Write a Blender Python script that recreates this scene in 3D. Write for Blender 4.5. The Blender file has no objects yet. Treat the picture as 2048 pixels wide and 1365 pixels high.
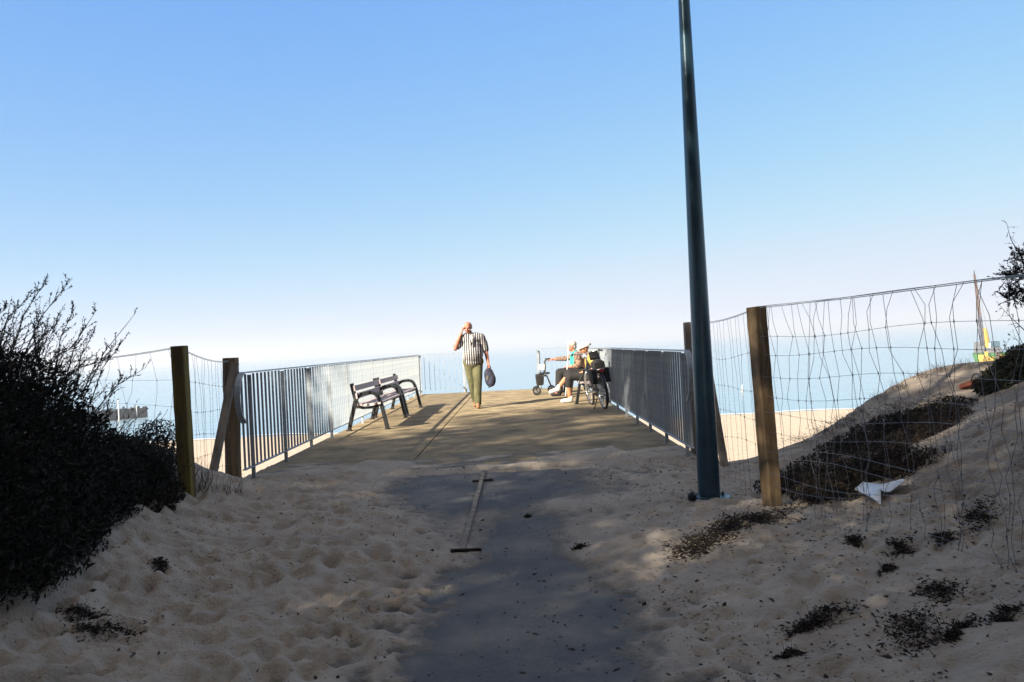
import bpy, math, random
import numpy as np
from mathutils import Vector, Matrix, Euler, noise as mnoise
random.seed(7); rng = np.random.default_rng(7)
S = bpy.context.scene
C = S.collection
R = math.radians

# ------------------------------------------------------------------ camera, sky, sun, exposure
EYE = Vector((0, 0, 1.22)); F = 1600.0
PITCH, YAW, ROLL = 0.0052, 0.0075, R(-2.86)
CAMROT = (Matrix.Rotation(YAW, 3, 'Z') @ Matrix.Rotation(R(90) + PITCH, 3, 'X') @ Matrix.Rotation(ROLL, 3, 'Z'))
cam = bpy.data.objects.new('camera', bpy.data.cameras.new('camera')); C.objects.link(cam)
cam.matrix_world = Matrix.Translation(EYE) @ CAMROT.to_4x4()
cam.data.sensor_width = 36; cam.data.lens = 36 * F / 2048
cam.data.clip_start = 0.05; cam.data.clip_end = 30000
S.camera = cam

SUN_AZ, SUN_EL = R(48), R(30)          # light travels towards (+sin az, +cos az)
HD = Vector((math.sin(SUN_AZ), math.cos(SUN_AZ), 0))
w = bpy.data.worlds.new('World'); S.world = w; w.use_nodes = True
nt = w.node_tree; bg = nt.nodes['Background']
sky = nt.nodes.new('ShaderNodeTexSky'); sky.sky_type = 'NISHITA'; sky.sun_disc = False
sky.sun_elevation = SUN_EL; sky.sun_rotation = math.atan2(-HD.x, -HD.y)
sky.air_density = 1.0; sky.dust_density = 0.5; sky.ozone_density = 3.0; sky.altitude = 0
EXPO, SKY = 1.80, 0.12
# tone of the clear sky: each channel c -> a * c ** p (softer towards the horizon, as the air there is hazy)
sep = nt.nodes.new('ShaderNodeSeparateColor'); cmb = nt.nodes.new('ShaderNodeCombineColor'); nt.links.new(sky.outputs[0], sep.inputs[0])
kk = SKY * 2 ** EXPO; K0 = SKY * 2 ** 1.4
for i, (a_, p_) in enumerate(((.43, .86), (.565, .55), (.92, .20))):
    q1 = nt.nodes.new('ShaderNodeMath'); q1.operation = 'POWER'; q1.inputs[1].default_value = p_
    q0 = nt.nodes.new('ShaderNodeMath'); q0.operation = 'MULTIPLY'; q0.inputs[1].default_value = K0
    q2 = nt.nodes.new('ShaderNodeMath'); q2.operation = 'MULTIPLY'; q2.inputs[1].default_value = a_ / kk
    nt.links.new(sep.outputs[i], q0.inputs[0]); nt.links.new(q0.outputs[0], q1.inputs[0]); nt.links.new(q1.outputs[0], q2.inputs[0]); q3 = nt.nodes.new('ShaderNodeMath'); q3.operation = 'SMOOTH_MIN'; q3.inputs[1].default_value = (.70, .79, .955)[i] / kk; q3.inputs[2].default_value = .2 / kk
    nt.links.new(q2.outputs[0], q3.inputs[0]); nt.links.new(q3.outputs[0], cmb.inputs[i])
# added pale fill in the unseen sky overhead and behind, to warm the shade
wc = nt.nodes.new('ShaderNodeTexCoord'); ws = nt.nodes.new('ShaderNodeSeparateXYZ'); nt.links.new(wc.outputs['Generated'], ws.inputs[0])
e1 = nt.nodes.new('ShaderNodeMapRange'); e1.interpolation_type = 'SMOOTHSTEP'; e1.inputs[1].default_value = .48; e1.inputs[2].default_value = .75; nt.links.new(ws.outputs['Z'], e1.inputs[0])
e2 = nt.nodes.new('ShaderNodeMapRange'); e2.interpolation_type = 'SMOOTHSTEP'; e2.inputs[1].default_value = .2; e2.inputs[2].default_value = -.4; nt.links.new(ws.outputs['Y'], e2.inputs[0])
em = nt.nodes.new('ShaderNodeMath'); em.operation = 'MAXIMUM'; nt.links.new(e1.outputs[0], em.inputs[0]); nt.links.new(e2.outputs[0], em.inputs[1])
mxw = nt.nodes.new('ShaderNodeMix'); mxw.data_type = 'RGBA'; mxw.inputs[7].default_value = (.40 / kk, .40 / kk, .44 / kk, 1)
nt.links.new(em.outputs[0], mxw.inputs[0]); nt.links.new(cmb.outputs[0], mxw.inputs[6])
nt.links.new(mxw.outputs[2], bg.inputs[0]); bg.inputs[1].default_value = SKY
sl = bpy.data.lights.new('sun', 'SUN'); sl.energy = 5.0; sl.angle = R(0.55); sl.color = (1.0, 0.90, 0.74)
so = bpy.data.objects.new('sun', sl); C.objects.link(so)
so.rotation_euler = (HD * math.cos(SUN_EL) + Vector((0, 0, -math.sin(SUN_EL)))).to_track_quat('-Z', 'Y').to_euler()
S.view_settings.view_transform = 'Standard'; S.view_settings.look = 'None'
S.view_settings.gamma = 1; S.view_settings.exposure = EXPO
S.render.resolution_x = 1024; S.render.resolution_y = 682

# ------------------------------------------------------------------ helpers
def ray(px, py):
    d = CAMROT @ Vector(((px - 1024) / F, (682.5 - py) / F, -1.0)); return d / d.y
def at(px, py, Y): return EYE + ray(px, py) * Y
def tag(o, label=None, cat=None, group=None, kind=None):
    if label: o['label'] = label
    if cat: o['category'] = cat
    if group: o['group'] = group
    if kind: o['kind'] = kind
    return o
def empty(name, loc, label, cat, group=None, rz=0):
    o = bpy.data.objects.new(name, None); C.objects.link(o); o.location = loc; o.rotation_euler = (0, 0, rz)
    o.empty_display_size = 0.1
    return tag(o, label, cat, group)
def base(o):
    v = Vector((0, 0, 0))
    while o is not None: v = v + o.location; o = o.parent
    return v
def kids(o): return [c for c in C.objects if c.parent == o]
def copy_tree(o, parent=None):
    c = o.copy(); C.objects.link(c); c.parent = parent
    for ch in kids(o): copy_tree(ch, c)
    return c

class MB:
    def __init__(s): s.v = []; s.f = []
    def add(s, vs, fs):
        n = len(s.v); s.v += [tuple(v) for v in vs]; s.f += [tuple(i + n for i in f) for f in fs]
    def box(s, c, d, rot=None, taper=1.0):
        c = Vector(c); vs = []
        for z in (-.5, .5):
            k = taper if z > 0 else 1
            for x, y in ((-.5, -.5), (.5, -.5), (.5, .5), (-.5, .5)):
                v = Vector((x * d[0] * k, y * d[1] * k, z * d[2]))
                vs.append(c + (rot @ v if rot else v))
        s.add(vs, [(3, 2, 1, 0), (4, 5, 6, 7), (0, 1, 5, 4), (1, 2, 6, 5), (2, 3, 7, 6), (3, 0, 4, 7)])
    def bar(s, p0, p1, wx, wy, side=(1, 0, 0)):
        p0 = Vector(p0); p1 = Vector(p1); z = (p1 - p0); L = z.length; z = z.normalized()
        x = Vector(side); x = (x - z * x.dot(z)).normalized(); y = z.cross(x)
        s.box((p0 + p1) / 2, (wx, wy, L), Matrix((x, y, z)).transposed())
    def tube(s, pts, r, n=8, closed=False):
        pts = [Vector(p) for p in pts]; m = len(pts)
        rs = r if isinstance(r, (list, tuple)) else [r] * m
        vs = []; up = Vector((0.13, 0.31, 0.94)).normalized(); prev = None
        for i, p in enumerate(pts):
            a = pts[(i - 1) % m] if (i > 0 or closed) else p
            b = pts[(i + 1) % m] if (i < m - 1 or closed) else p
            t = (b - a).normalized()
            x = prev if prev is not None else up.cross(t)
            x = x - t * x.dot(t)
            if x.length < 1e-4: x = Vector((1, 0, 0)).cross(t)
            x.normalize(); prev = x; y = t.cross(x)
            for k in range(n):
                q = 2 * math.pi * k / n
                vs.append(p + (x * math.cos(q) + y * math.sin(q)) * rs[i])
        fs = []
        for i in range(m if closed else m - 1):
            j = (i + 1) % m
            for k in range(n):
                fs.append((i * n + k, i * n + (k + 1) % n, j * n + (k + 1) % n, j * n + k))
        if not closed:
            fs.append(tuple(range(n - 1, -1, -1))); fs.append(tuple((m - 1) * n + k for k in range(n)))
        s.add(vs, fs)
    def sweep(s, prof, x0, x1):
        """ribbon polygon prof [(y,z)...] outline extruded x0..x1"""
        n = len(prof)
        s.add([(x0, y, z) for y, z in prof] + [(x1, y, z) for y, z in prof],
              [tuple(range(n)), tuple(range(2 * n - 1, n - 1, -1))] + [(i, i + n, (i + 1) % n + n, (i + 1) % n) for i in range(n)])
    def ell(s, c, r, rot=None, n=16, m=10, zmin=-1.0, zmax=1.0):
        c = Vector(c); vs = []
        a0 = math.asin(zmin); a1 = math.asin(zmax)
        for i in range(m + 1):
            a = a0 + (a1 - a0) * i / m
            for k in range(n):
                q = 2 * math.pi * k / n
                v = Vector((math.cos(a) * math.cos(q) * r[0], math.cos(a) * math.sin(q) * r[1], math.sin(a) * r[2]))
                vs.append(c + (rot @ v if rot else v))
        fs = [(i * n + k, i * n + (k + 1) % n, (i + 1) * n + (k + 1) % n, (i + 1) * n + k) for i in range(m) for k in range(n)]
        fs += [tuple(range(n - 1, -1, -1)), tuple(m * n + k for k in range(n))]
        s.add(vs, fs)
    def cap(s, p0, r0, p1, r1, n=14):
        p0 = Vector(p0); p1 = Vector(p1); t = (p1 - p0); t.normalize()
        pts = []; rs = []
        for i in range(4):
            a = math.pi / 2 * (1 - i / 4); pts.append(p0 - t * r0 * math.sin(a)); rs.append(max(r0 * math.cos(a), r0 * .08))
        pts.append(p0); rs.append(r0); pts.append(p1); rs.append(r1)
        for i in range(1, 5):
            a = math.pi / 2 * i / 4; pts.append(p1 + t * r1 * math.sin(a)); rs.append(max(r1 * math.cos(a), r1 * .08))
        s.tube(pts, rs, n)
    def chain(s, pr, n=14):
        for (a, ra), (b, rb) in zip(pr[:-1], pr[1:]): s.cap(a, ra, b, rb, n)
    def build(s, name, mat, parent=None, smooth=False, bevel=0, world=True):
        o_ = base(parent) if (parent is not None and world) else Vector((0, 0, 0))
        me = bpy.data.meshes.new(name)
        me.from_pydata([(v[0] - o_.x, v[1] - o_.y, v[2] - o_.z) for v in s.v], [], s.f)
        me.update(); me.materials.append(mat)
        if smooth: me.polygons.foreach_set('use_smooth', [True] * len(me.polygons))
        o = bpy.data.objects.new(name, me); C.objects.link(o); o.parent = parent
        if bevel:
            b = o.modifiers.new('b', 'BEVEL'); b.width = bevel; b.segments = 2; b.limit_method = 'ANGLE'
        return o
    def blob(s, name, mat, parent=None, voxel=.009, it=4):
        """fuse overlapping volumes into one continuous skin"""
        o = s.build(name, mat, parent, True)
        m = o.modifiers.new('r', 'REMESH'); m.mode = 'VOXEL'; m.voxel_size = voxel; m.use_smooth_shade = True
        sm = o.modifiers.new('s', 'SMOOTH'); sm.factor = .5; sm.iterations = it
        dg = bpy.context.evaluated_depsgraph_get()
        me = bpy.data.meshes.new_from_object(o.evaluated_get(dg))
        o.modifiers.clear(); old = o.data; o.data = me; me.name = name; bpy.data.meshes.remove(old)
        me.polygons.foreach_set('use_smooth', [True] * len(me.polygons))
        if not me.materials: me.materials.append(mat)
        return o

def quads(P, A, B, name, mat, parent=None, shape='diamond'):
    """many small leaf faces: centres P, half axes A (long) and B (short)"""
    o_ = np.array(base(parent)) if parent is not None else np.zeros(3)
    n = len(P); P = np.asarray(P) - o_
    V = np.stack([P - A, P + B - A * .1, P + A, P - B - A * .1], 1).reshape(-1, 3)
    me = bpy.data.meshes.new(name)
    me.vertices.add(4 * n); me.vertices.foreach_set('co', V.ravel().astype(np.float32))
    me.loops.add(4 * n); me.loops.foreach_set('vertex_index', np.arange(4 * n, dtype=np.int32))
    me.polygons.add(n); me.polygons.foreach_set('loop_start', np.arange(0, 4 * n, 4, dtype=np.int32))
    me.polygons.foreach_set('loop_total', np.full(n, 4, dtype=np.int32))
    me.update(calc_edges=True); me.validate(); me.materials.append(mat)
    o = bpy.data.objects.new(name, me); C.objects.link(o); o.parent = parent
    return o
def unit(a): return a / (np.linalg.norm(a, axis=1, keepdims=True) + 1e-9)

def mat(name, c1, c2=None, scale=8, rough=.8, bump=0, bscale=None, metal=0, stretch=(1, 1, 1), detail=6, spec=.4, lo=.35, hi=.65, trans=0):
    m = bpy.data.materials.new(name); m.use_nodes = True; t = m.node_tree; b = t.nodes['Principled BSDF']
    b.inputs['Roughness'].default_value = rough; b.inputs['Metallic'].default_value = metal
    b.inputs['Specular IOR Level'].default_value = spec
    b.inputs['Base Color'].default_value = (*c1, 1)
    if c2 or bump:
        tc = t.nodes.new('ShaderNodeTexCoord'); mp = t.nodes.new('ShaderNodeMapping'); mp.inputs['Scale'].default_value = stretch
        t.links.new(tc.outputs['Object'], mp.inputs[0])
    if c2:
        n = t.nodes.new('ShaderNodeTexNoise'); n.inputs['Scale'].default_value = scale; n.inputs['Detail'].default_value = detail
        n.inputs['Roughness'].default_value = .62
        t.links.new(mp.outputs[0], n.inputs['Vector'])
        r = t.nodes.new('ShaderNodeValToRGB'); r.color_ramp.elements[0].position = lo; r.color_ramp.elements[1].position = hi
        r.color_ramp.elements[0].color = (*c1, 1); r.color_ramp.elements[1].color = (*c2, 1)
        t.links.new(n.outputs['Fac'], r.inputs[0]); t.links.new(r.outputs[0], b.inputs['Base Color'])
    if bump:
        n2 = t.nodes.new('ShaderNodeTexNoise'); n2.inputs['Scale'].default_value = bscale or scale * 3; n2.inputs['Detail'].default_value = 5
        t.links.new(mp.outputs[0], n2.inputs['Vector'])
        bp = t.nodes.new('ShaderNodeBump'); bp.inputs['Strength'].default_value = 1; bp.inputs['Distance'].default_value = bump
        t.links.new(n2.outputs['Fac'], bp.inputs['Height']); t.links.new(bp.outputs[0], b.inputs['Normal'])
    return m

M = {}
def sand_material():
    m = mat('sand', (.36, .295, .23), (.47, .39, .305), scale=3.0, rough=.95, bump=.012, bscale=55, spec=.15)
    t = m.node_tree; b = t.nodes['Principled BSDF']
    src = b.inputs['Base Color'].links[0].from_socket
    tc = [n for n in t.nodes if n.type == 'TEX_COORD'][0]
    # fine dark specks: bits of bark and needles lying in the sand
    n = t.nodes.new('ShaderNodeTexNoise'); n.inputs['Scale'].default_value = 42; n.inputs['Detail'].default_value = 3
    t.links.new(tc.outputs['Object'], n.inputs['Vector'])
    big = t.nodes.new('ShaderNodeTexNoise'); big.inputs['Scale'].default_value = 1.3; big.inputs['Detail'].default_value = 3
    t.links.new(tc.outputs['Object'], big.inputs['Vector'])
    ad = t.nodes.new('ShaderNodeMath'); ad.operation = 'MULTIPLY_ADD'; ad.inputs[1].default_value = .35
    t.links.new(big.outputs['Fac'], ad.inputs[0]); t.links.new(n.outputs['Fac'], ad.inputs[2])
    r = t.nodes.new('ShaderNodeValToRGB'); r.color_ramp.elements[0].position = .835; r.color_ramp.elements[1].position = .89
    t.links.new(ad.outputs[0], r.inputs[0])
    sx = t.nodes.new('ShaderNodeSeparateXYZ'); t.links.new(tc.outputs['Object'], sx.inputs[0])
    lim = t.nodes.new('ShaderNodeMapRange'); lim.inputs[1].default_value = 9; lim.inputs[2].default_value = 13
    lim.inputs[3].default_value = .75; lim.inputs[4].default_value = 0
    t.links.new(sx.outputs['Y'], lim.inputs[0])
    mu = t.nodes.new('ShaderNodeMath'); mu.operation = 'MULTIPLY'; t.links.new(r.outputs[0], mu.inputs[0]); t.links.new(lim.outputs[0], mu.inputs[1])
    mx = t.nodes.new('ShaderNodeMix'); mx.data_type = 'RGBA'; mx.inputs[7].default_value = (.07, .05, .03, 1)
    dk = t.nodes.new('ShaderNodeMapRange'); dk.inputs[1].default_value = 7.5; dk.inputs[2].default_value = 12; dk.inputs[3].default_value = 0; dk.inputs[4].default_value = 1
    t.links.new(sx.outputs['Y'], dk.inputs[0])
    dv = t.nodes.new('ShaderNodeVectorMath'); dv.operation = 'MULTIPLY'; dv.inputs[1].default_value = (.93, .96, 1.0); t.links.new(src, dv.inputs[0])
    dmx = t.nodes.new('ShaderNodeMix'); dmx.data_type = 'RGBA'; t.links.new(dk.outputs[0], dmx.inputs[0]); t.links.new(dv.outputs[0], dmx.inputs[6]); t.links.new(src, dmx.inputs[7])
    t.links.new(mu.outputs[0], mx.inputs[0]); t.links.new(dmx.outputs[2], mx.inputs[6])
    rx = t.nodes.new('ShaderNodeMapRange'); rx.inputs[1].default_value = 1.2; rx.inputs[2].default_value = 3.0; rx.inputs[3].default_value = 0; rx.inputs[4].default_value = .26
    t.links.new(sx.outputs['X'], rx.inputs[0])
    sn = t.nodes.new('ShaderNodeTexNoise'); sn.inputs['Scale'].default_value = 2.4; sn.inputs['Detail'].default_value = 10; sn.inputs['Roughness'].default_value = .7
    t.links.new(tc.outputs['Object'], sn.inputs['Vector'])
    sa = t.nodes.new('ShaderNodeMath'); t.links.new(rx.outputs[0], sa.inputs[0]); t.links.new(sn.outputs['Fac'], sa.inputs[1])
    sr = t.nodes.new('ShaderNodeMapRange'); sr.interpolation_type = 'SMOOTHSTEP'; sr.inputs[1].default_value = .60; sr.inputs[2].default_value = .92
    t.links.new(sa.outputs[0], sr.inputs[0])
    sl_ = t.nodes.new('ShaderNodeMath'); sl_.operation = 'MULTIPLY'; t.links.new(sr.outputs[0], sl_.inputs[0]); t.links.new(lim.outputs[0], sl_.inputs[1])
    soil = t.nodes.new('ShaderNodeMix'); soil.data_type = 'RGBA'; soil.inputs[7].default_value = (.115, .082, .055, 1)
    t.links.new(sl_.outputs[0], soil.inputs[0]); t.links.new(mx.outputs[2], soil.inputs[6]); mx = soil
    # a thin film of sand lets the grey paving show through
    at_ = t.nodes.new('ShaderNodeAttribute'); at_.attribute_name = 'film'
    n3 = t.nodes.new('ShaderNodeTexNoise'); n3.inputs['Scale'].default_value = 9; n3.inputs['Detail'].default_value = 8; n3.inputs['Roughness'].default_value = .75
    t.links.new(tc.outputs['Object'], n3.inputs['Vector'])
    a2 = t.nodes.new('ShaderNodeMath'); a2.operation = 'MULTIPLY_ADD'; a2.inputs[1].default_value = .050; a2.inputs[2].default_value = -.026
    t.links.new(n3.outputs['Fac'], a2.inputs[0])
    a3 = t.nodes.new('ShaderNodeMath'); t.links.new(at_.outputs['Fac'], a3.inputs[0]); t.links.new(a2.outputs[0], a3.inputs[1])
    mr = t.nodes.new('ShaderNodeMapRange'); mr.interpolation_type = 'SMOOTHSTEP'; mr.inputs[1].default_value = 0; mr.inputs[2].default_value = .030
    t.links.new(a3.outputs[0], mr.inputs[0])
    m2 = t.nodes.new('ShaderNodeMix'); m2.data_type = 'RGBA'; m2.inputs[6].default_value = (.17, .158, .142, 1)
    t.links.new(mr.outputs[0], m2.inputs[0]); t.links.new(mx.outputs[2], m2.inputs[7])
    t.links.new(m2.outputs[2], b.inputs['Base Color'])
    return m
M['sand'] = sand_material()
M['path'] = mat('paving', (.122, .124, .128), (.27, .245, .21), 1.7, .9, .008, 70, detail=14, lo=.44, hi=.78, spec=.2)
M['deck'] = mat('deck', (.155, .122, .072), (.33, .255, .155), 2.6, .9, .004, 90, stretch=(1, 1, 1), spec=.2)
M['wood'] = mat('weathered_wood', (.10, .065, .035), (.27, .19, .11), 9, .85, .006, 40, stretch=(1, 1, .12), spec=.2)
M['pile'] = mat('wet_pile', (.004, .003, .003), (.014, .010, .008), 4, .8, .01, 12, stretch=(1, 1, .3))
M['moss'] = mat('mossy_wood', (.085, .06, .025), (.24, .19, .05), 7, .85, .006, 40, stretch=(1, 1, .16), spec=.2)
M['grey_wood'] = mat('grey_wood', (.15, .125, .10), (.33, .285, .235), 10, .85, .005, 40, stretch=(1, 1, .12), spec=.2)
M['rail'] = mat('galvanised', (.23, .27, .32), (.36, .39, .41), 14, .5, 0, metal=.1, spec=.5)
M['rail_dark'] = mat('galvanised_handrail', (.25, .29, .33), (.36, .40, .44), 14, .4, 0, metal=.3, spec=.5)
M['lamp'] = mat('lamp_paint', (.022, .058, .088), (.032, .078, .112), 3, .24, .0006, 60, metal=.3, spec=.6)
M['iron'] = mat('cast_iron', (.008, .008, .009), (.02, .02, .021), 30, .45, .001, 90, spec=.4)
M['slat'] = mat('bench_slat', (.33, .27, .28), (.50, .43, .43), 10, .7, .002, 60, stretch=(.15, 1, 1), spec=.3)
M['wire'] = mat('wire', (.14, .14, .16), (.26, .26, .28), 30, .5, 0, metal=.4)
M['cable'] = mat('cable', (.30, .32, .31), (.48, .50, .48), 30, .5, 0, metal=.2)
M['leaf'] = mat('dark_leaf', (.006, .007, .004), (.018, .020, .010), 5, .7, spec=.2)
M['twig'] = mat('twig', (.016, .012, .009), (.045, .034, .026), 12, .8)
M['bark'] = mat('bark', (.09, .055, .035), (.20, .12, .08), 6, .9, .02, 20, stretch=(1, 1, .3))
M['needle'] = mat('needles', (.03, .05, .02), (.06, .085, .03), 2, .7)
M['dry'] = mat('dry_grass', (.12, .085, .04), (.24, .18, .09), 6, .85)
M['debris'] = mat('dead_plant', (.012, .009, .006), (.045, .03, .02), 14, .95)
M['thatch'] = mat('root_mat', (.008, .006, .004), (.040, .027, .015), 9, .95)
M['root'] = mat('root_strands', (.03, .02, .012), (.13, .085, .05), 14, .95)
M['skin'] = mat('skin', (.33, .125, .08), (.42, .18, .12), 9, .55, spec=.35)
M['tan'] = mat('tanned_skin', (.33, .14, .07), (.41, .19, .10), 9, .55, spec=.35)
M['hair'] = mat('white_hair', (.24, .21, .19), (.42, .40, .37), 40, .7, .004, 90)
M['olive'] = mat('olive_cloth', (.05, .05, .023), (.115, .11, .052), 9, .9, .01, 14, stretch=(1, 1, .5))
M['brownshoe'] = mat('brown_leather', (.15, .07, .025), (.24, .13, .05), 20, .6)
M['white'] = mat('white_cloth', (.44, .44, .43), (.54, .54, .53), 20, .8, .003, 40)
M['black'] = mat('black_cloth', (.008, .008, .008), (.02, .018, .017), 20, .85, .006, 18)
M['navy'] = mat('navy_cloth', (.007, .008, .016), (.035, .037, .065), 14, .8, .006, 30)
M['turq'] = mat('turquoise_cloth', (.02, .23, .19), (.04, .32, .27), 12, .8, .006, 20)
M['pattern'] = mat('patterned_cloth', (.03, .018, .015), (.27, .165, .11), 26, .85, .004, 30, lo=.42, hi=.55)
M['yellow'] = mat('yellow_cloth', (.36, .20, .03), (.46, .31, .09), 16, .8)
M['plastic'] = mat('black_plastic', (.012, .012, .013), (.02, .02, .02), 20, .4)
M['rubber'] = mat('rubber', (.012, .012, .012), (.025, .024, .022), 30, .8)
M['chrome'] = mat('bright_metal', (.62, .63, .64), (.75, .75, .75), 20, .25, metal=.8)
M['red'] = mat('red_reflector', (.35, .02, .012), None, rough=.25)
M['grey_bag'] = mat('grey_bag', (.07, .065, .055), (.14, .13, .11), 20, .9, .004, 40)
M['rust'] = mat('rusty_red', (.14, .035, .018), (.28, .09, .05), 10, .8, .004, 40)
M['litter'] = mat('plastic_sheet', (.62, .64, .66), (.80, .81, .82), 20, .35, .004, 30)
M['foam'] = mat('foam', (.65, .66, .66), (.82, .82, .8), 3, .8)
M['eye'] = mat('eye_dark', (.02, .015, .012), None, rough=.3)
M['lip'] = mat('lip', (.35, .10, .08), None, rough=.5)

def shirt_material():
    m = mat('striped_shirt', (.03, .03, .035), None, rough=.85, bump=.006, bscale=16)
    t = m.node_tree; b = t.nodes['Principled BSDF']
    tc = [n for n in t.nodes if n.type == 'TEX_COORD'][0]
    dn = t.nodes.new('ShaderNodeTexNoise'); dn.inputs['Scale'].default_value = 4
    t.links.new(tc.outputs['Object'], dn.inputs['Vector'])
    vm = t.nodes.new('ShaderNodeVectorMath'); vm.operation = 'MULTIPLY_ADD'; vm.inputs[1].default_value = (.03, .03, .03)
    t.links.new(dn.outputs['Color'], vm.inputs[0]); t.links.new(tc.outputs['Object'], vm.inputs[2])
    def stripes(axis, sc, lo, hi):
        wv = t.nodes.new('ShaderNodeTexWave'); wv.bands_direction = axis; wv.inputs['Scale'].default_value = sc
        t.links.new(vm.outputs[0], wv.inputs['Vector'])
        r = t.nodes.new('ShaderNodeMapRange'); r.inputs[1].default_value = lo; r.inputs[2].default_value = hi
        t.links.new(wv.outputs['Fac'], r.inputs[0]); return r
    a = stripes('X', 7.0, .55, .70); c = stripes('Z', 6.5, .70, .85)
    mu = t.nodes.new('ShaderNodeMath'); mu.operation = 'MULTIPLY'; mu.inputs[1].default_value = .25
    t.links.new(c.outputs[0], mu.inputs[0])
    sb = t.nodes.new('ShaderNodeMath'); sb.operation = 'SUBTRACT'; sb.use_clamp = True
    t.links.new(a.outputs[0], sb.inputs[0]); t.links.new(mu.outputs[0], sb.inputs[1])
    mx = t.nodes.new('ShaderNodeMix'); mx.data_type = 'RGBA'; mx.inputs[6].default_value = (.022, .02, .028, 1); mx.inputs[7].default_value = (.42, .40, .40, 1)
    t.links.new(sb.outputs[0], mx.inputs[0]); t.links.new(mx.outputs[2], b.inputs['Base Color'])
    return m
M['shirt'] = shirt_material()

# ------------------------------------------------------------------ terrain
SEA = -6.0
CP = [  # x, y, z control points of the dune surface (deck top is z = 0)
 (-9,-4,1.9),(-5,-4,1.2),(-2.5,-4,.2),(-1,-4,-.28),(0,-4,-.3),(1,-4,-.28),(2.6,-4,.3),(5,-4,1.3),(9,-4,1.8),
 (-9,0,1.9),(-5,0,1.1),(-3.2,0,.5),(-2.2,0,.0),(-1.1,0,-.25),(0,0,-.27),(1,0,-.24),(2,0,.12),(3,0,.6),(5,0,1.3),(9,0,1.8),
 (-9,3.5,1.7),(-5,3.5,1.0),(-3.4,3.5,.45),(-2.46,3.7,.05),(-2.24,3.4,-.04),(-1.5,3.5,-.2),(-.5,3.5,-.22),(.4,3.5,-.22),(1,3.5,-.19),(1.7,3.2,-.07),(2.2,3.5,.0),(3,3.6,.30),(4.2,3.5,.85),(7,3.5,1.35),
 (-1.7,4.9,-.10),(-2.4,4.5,.10),(-3.2,4.7,.45),(-1,5,-.15),(0,5,-.17),(1.1,4.9,-.14),(2.75,4.5,.205),(1.8,4.7,-.08),
 (-2.7,6.2,.11),(-3.4,6.0,.50),(-4.5,6,.85),(-8,6.5,1.3),(-1.9,6.3,-.04),(-1,6.3,-.09),(0,6.3,-.10),(1,6.2,-.10),(1.45,6.1,-.10),(1.85,5.9,-.07),(2.8,6,.10),(3.6,6.1,.52),(5,6,.95),(8,6.5,1.2),
 (-3.2,7.8,.18),(-3.4,7.5,.42),(-4.5,7.7,.70),(-8,8,1.0),(-2.9,8.1,-.01),(-2.2,7.9,-.03),(-1,8,-.035),(0,8,-.035),(1,8,-.035),(1.8,8.3,-.11),(2.4,7.6,-.09),(3.1,7.5,.02),(3.6,7.5,.12),(4.5,7.6,.55),(6.2,7.8,.82),
 (2.3,8.5,-.135),(3.0,9,-.06),(3.65,9,.07),(4.1,9.5,.22),(4.8,10,.50),(5.5,10,.71),(6.1,10,.71),(8,10.4,.95),(12,10.5,1.0),(-12,8,1.3),(-12,0,2.2),(12,2,1.9),
 (-3,10,-.2),(0,10,-.2),(2,10,-.3),(5.4,13,.3),(9,13,.5),(-8,11,.7),(0,-12,-.3),(-6,-12,1.5),(6,-12,1.5),(-14,-12,2.4),(14,-12,2.2),(0,-22,-.3),(-16,-22,2),(16,-22,2)]
cp = np.array(CP)
def tpsk(d2): return np.where(d2 > 1e-9, d2 * np.log(np.sqrt(d2) + 1e-9), 0)
n_ = len(cp); D2 = ((cp[:, None, :2] - cp[None, :, :2]) ** 2).sum(-1)
A_ = np.zeros((n_ + 3, n_ + 3)); A_[:n_, :n_] = tpsk(D2) + np.eye(n_) * .02
A_[:n_, n_] = 1; A_[:n_, n_ + 1:] = cp[:, :2]; A_[n_:, :n_] = A_[:n_, n_:].T
W_ = np.linalg.solve(A_, np.concatenate([cp[:, 2], np.zeros(3)]))
def sstep(a, b, x):
    t = np.clip((x - a) / (b - a), 0, 1); return t * t * (3 - 2 * t)
def dune(x, y):
    x = np.asarray(x, float); y = np.asarray(y, float)
    xc = np.clip(x, -14, 14); yc = np.clip(y, -20, 13)
    out = np.full(x.shape, W_[n_]) + W_[n_ + 1] * xc + W_[n_ + 2] * yc
    for i in range(n_):
        out += W_[i] * tpsk((xc - cp[i, 0]) ** 2 + (yc - cp[i, 1]) ** 2)
    return out
def beach(x, y):
    z = np.interp(y, [8, 11, 15, 22, 73, 90, 140, 400], [-1.5, -3.0, -4.2, -4.6, SEA, -6.9, -8.5, -9.5])
    return z + .05 * np.sin(x * .21 + y * .13) * np.clip((60 - y) / 30, 0, 1)
def crest(x):
    return np.interp(x, [-14, -6, -3.6, -3.0, -2.6, 1.7, 2.4, 3.2, 4.2, 6, 14], [9.5, 9, 8.0, 8.25, 8.5, 8.5, 8.7, 9.2, 10, 10.8, 11.5])
def ground0(x, y):
    e = crest(x); t = sstep(0, 1, (y - e - .05) / 5.5)
    t = np.clip((y - e) / 4.2, 0, 1) ** .8
    return dune(x, y) * (1 - t) + beach(x, y) * t
def pathz(x, y): return np.interp(y, [-30, -4, 0, 3.5, 5, 6.3, 8, 8.6], [-.3, -.30, -.27, -.228, -.178, -.115, -.035, -.012])

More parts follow.
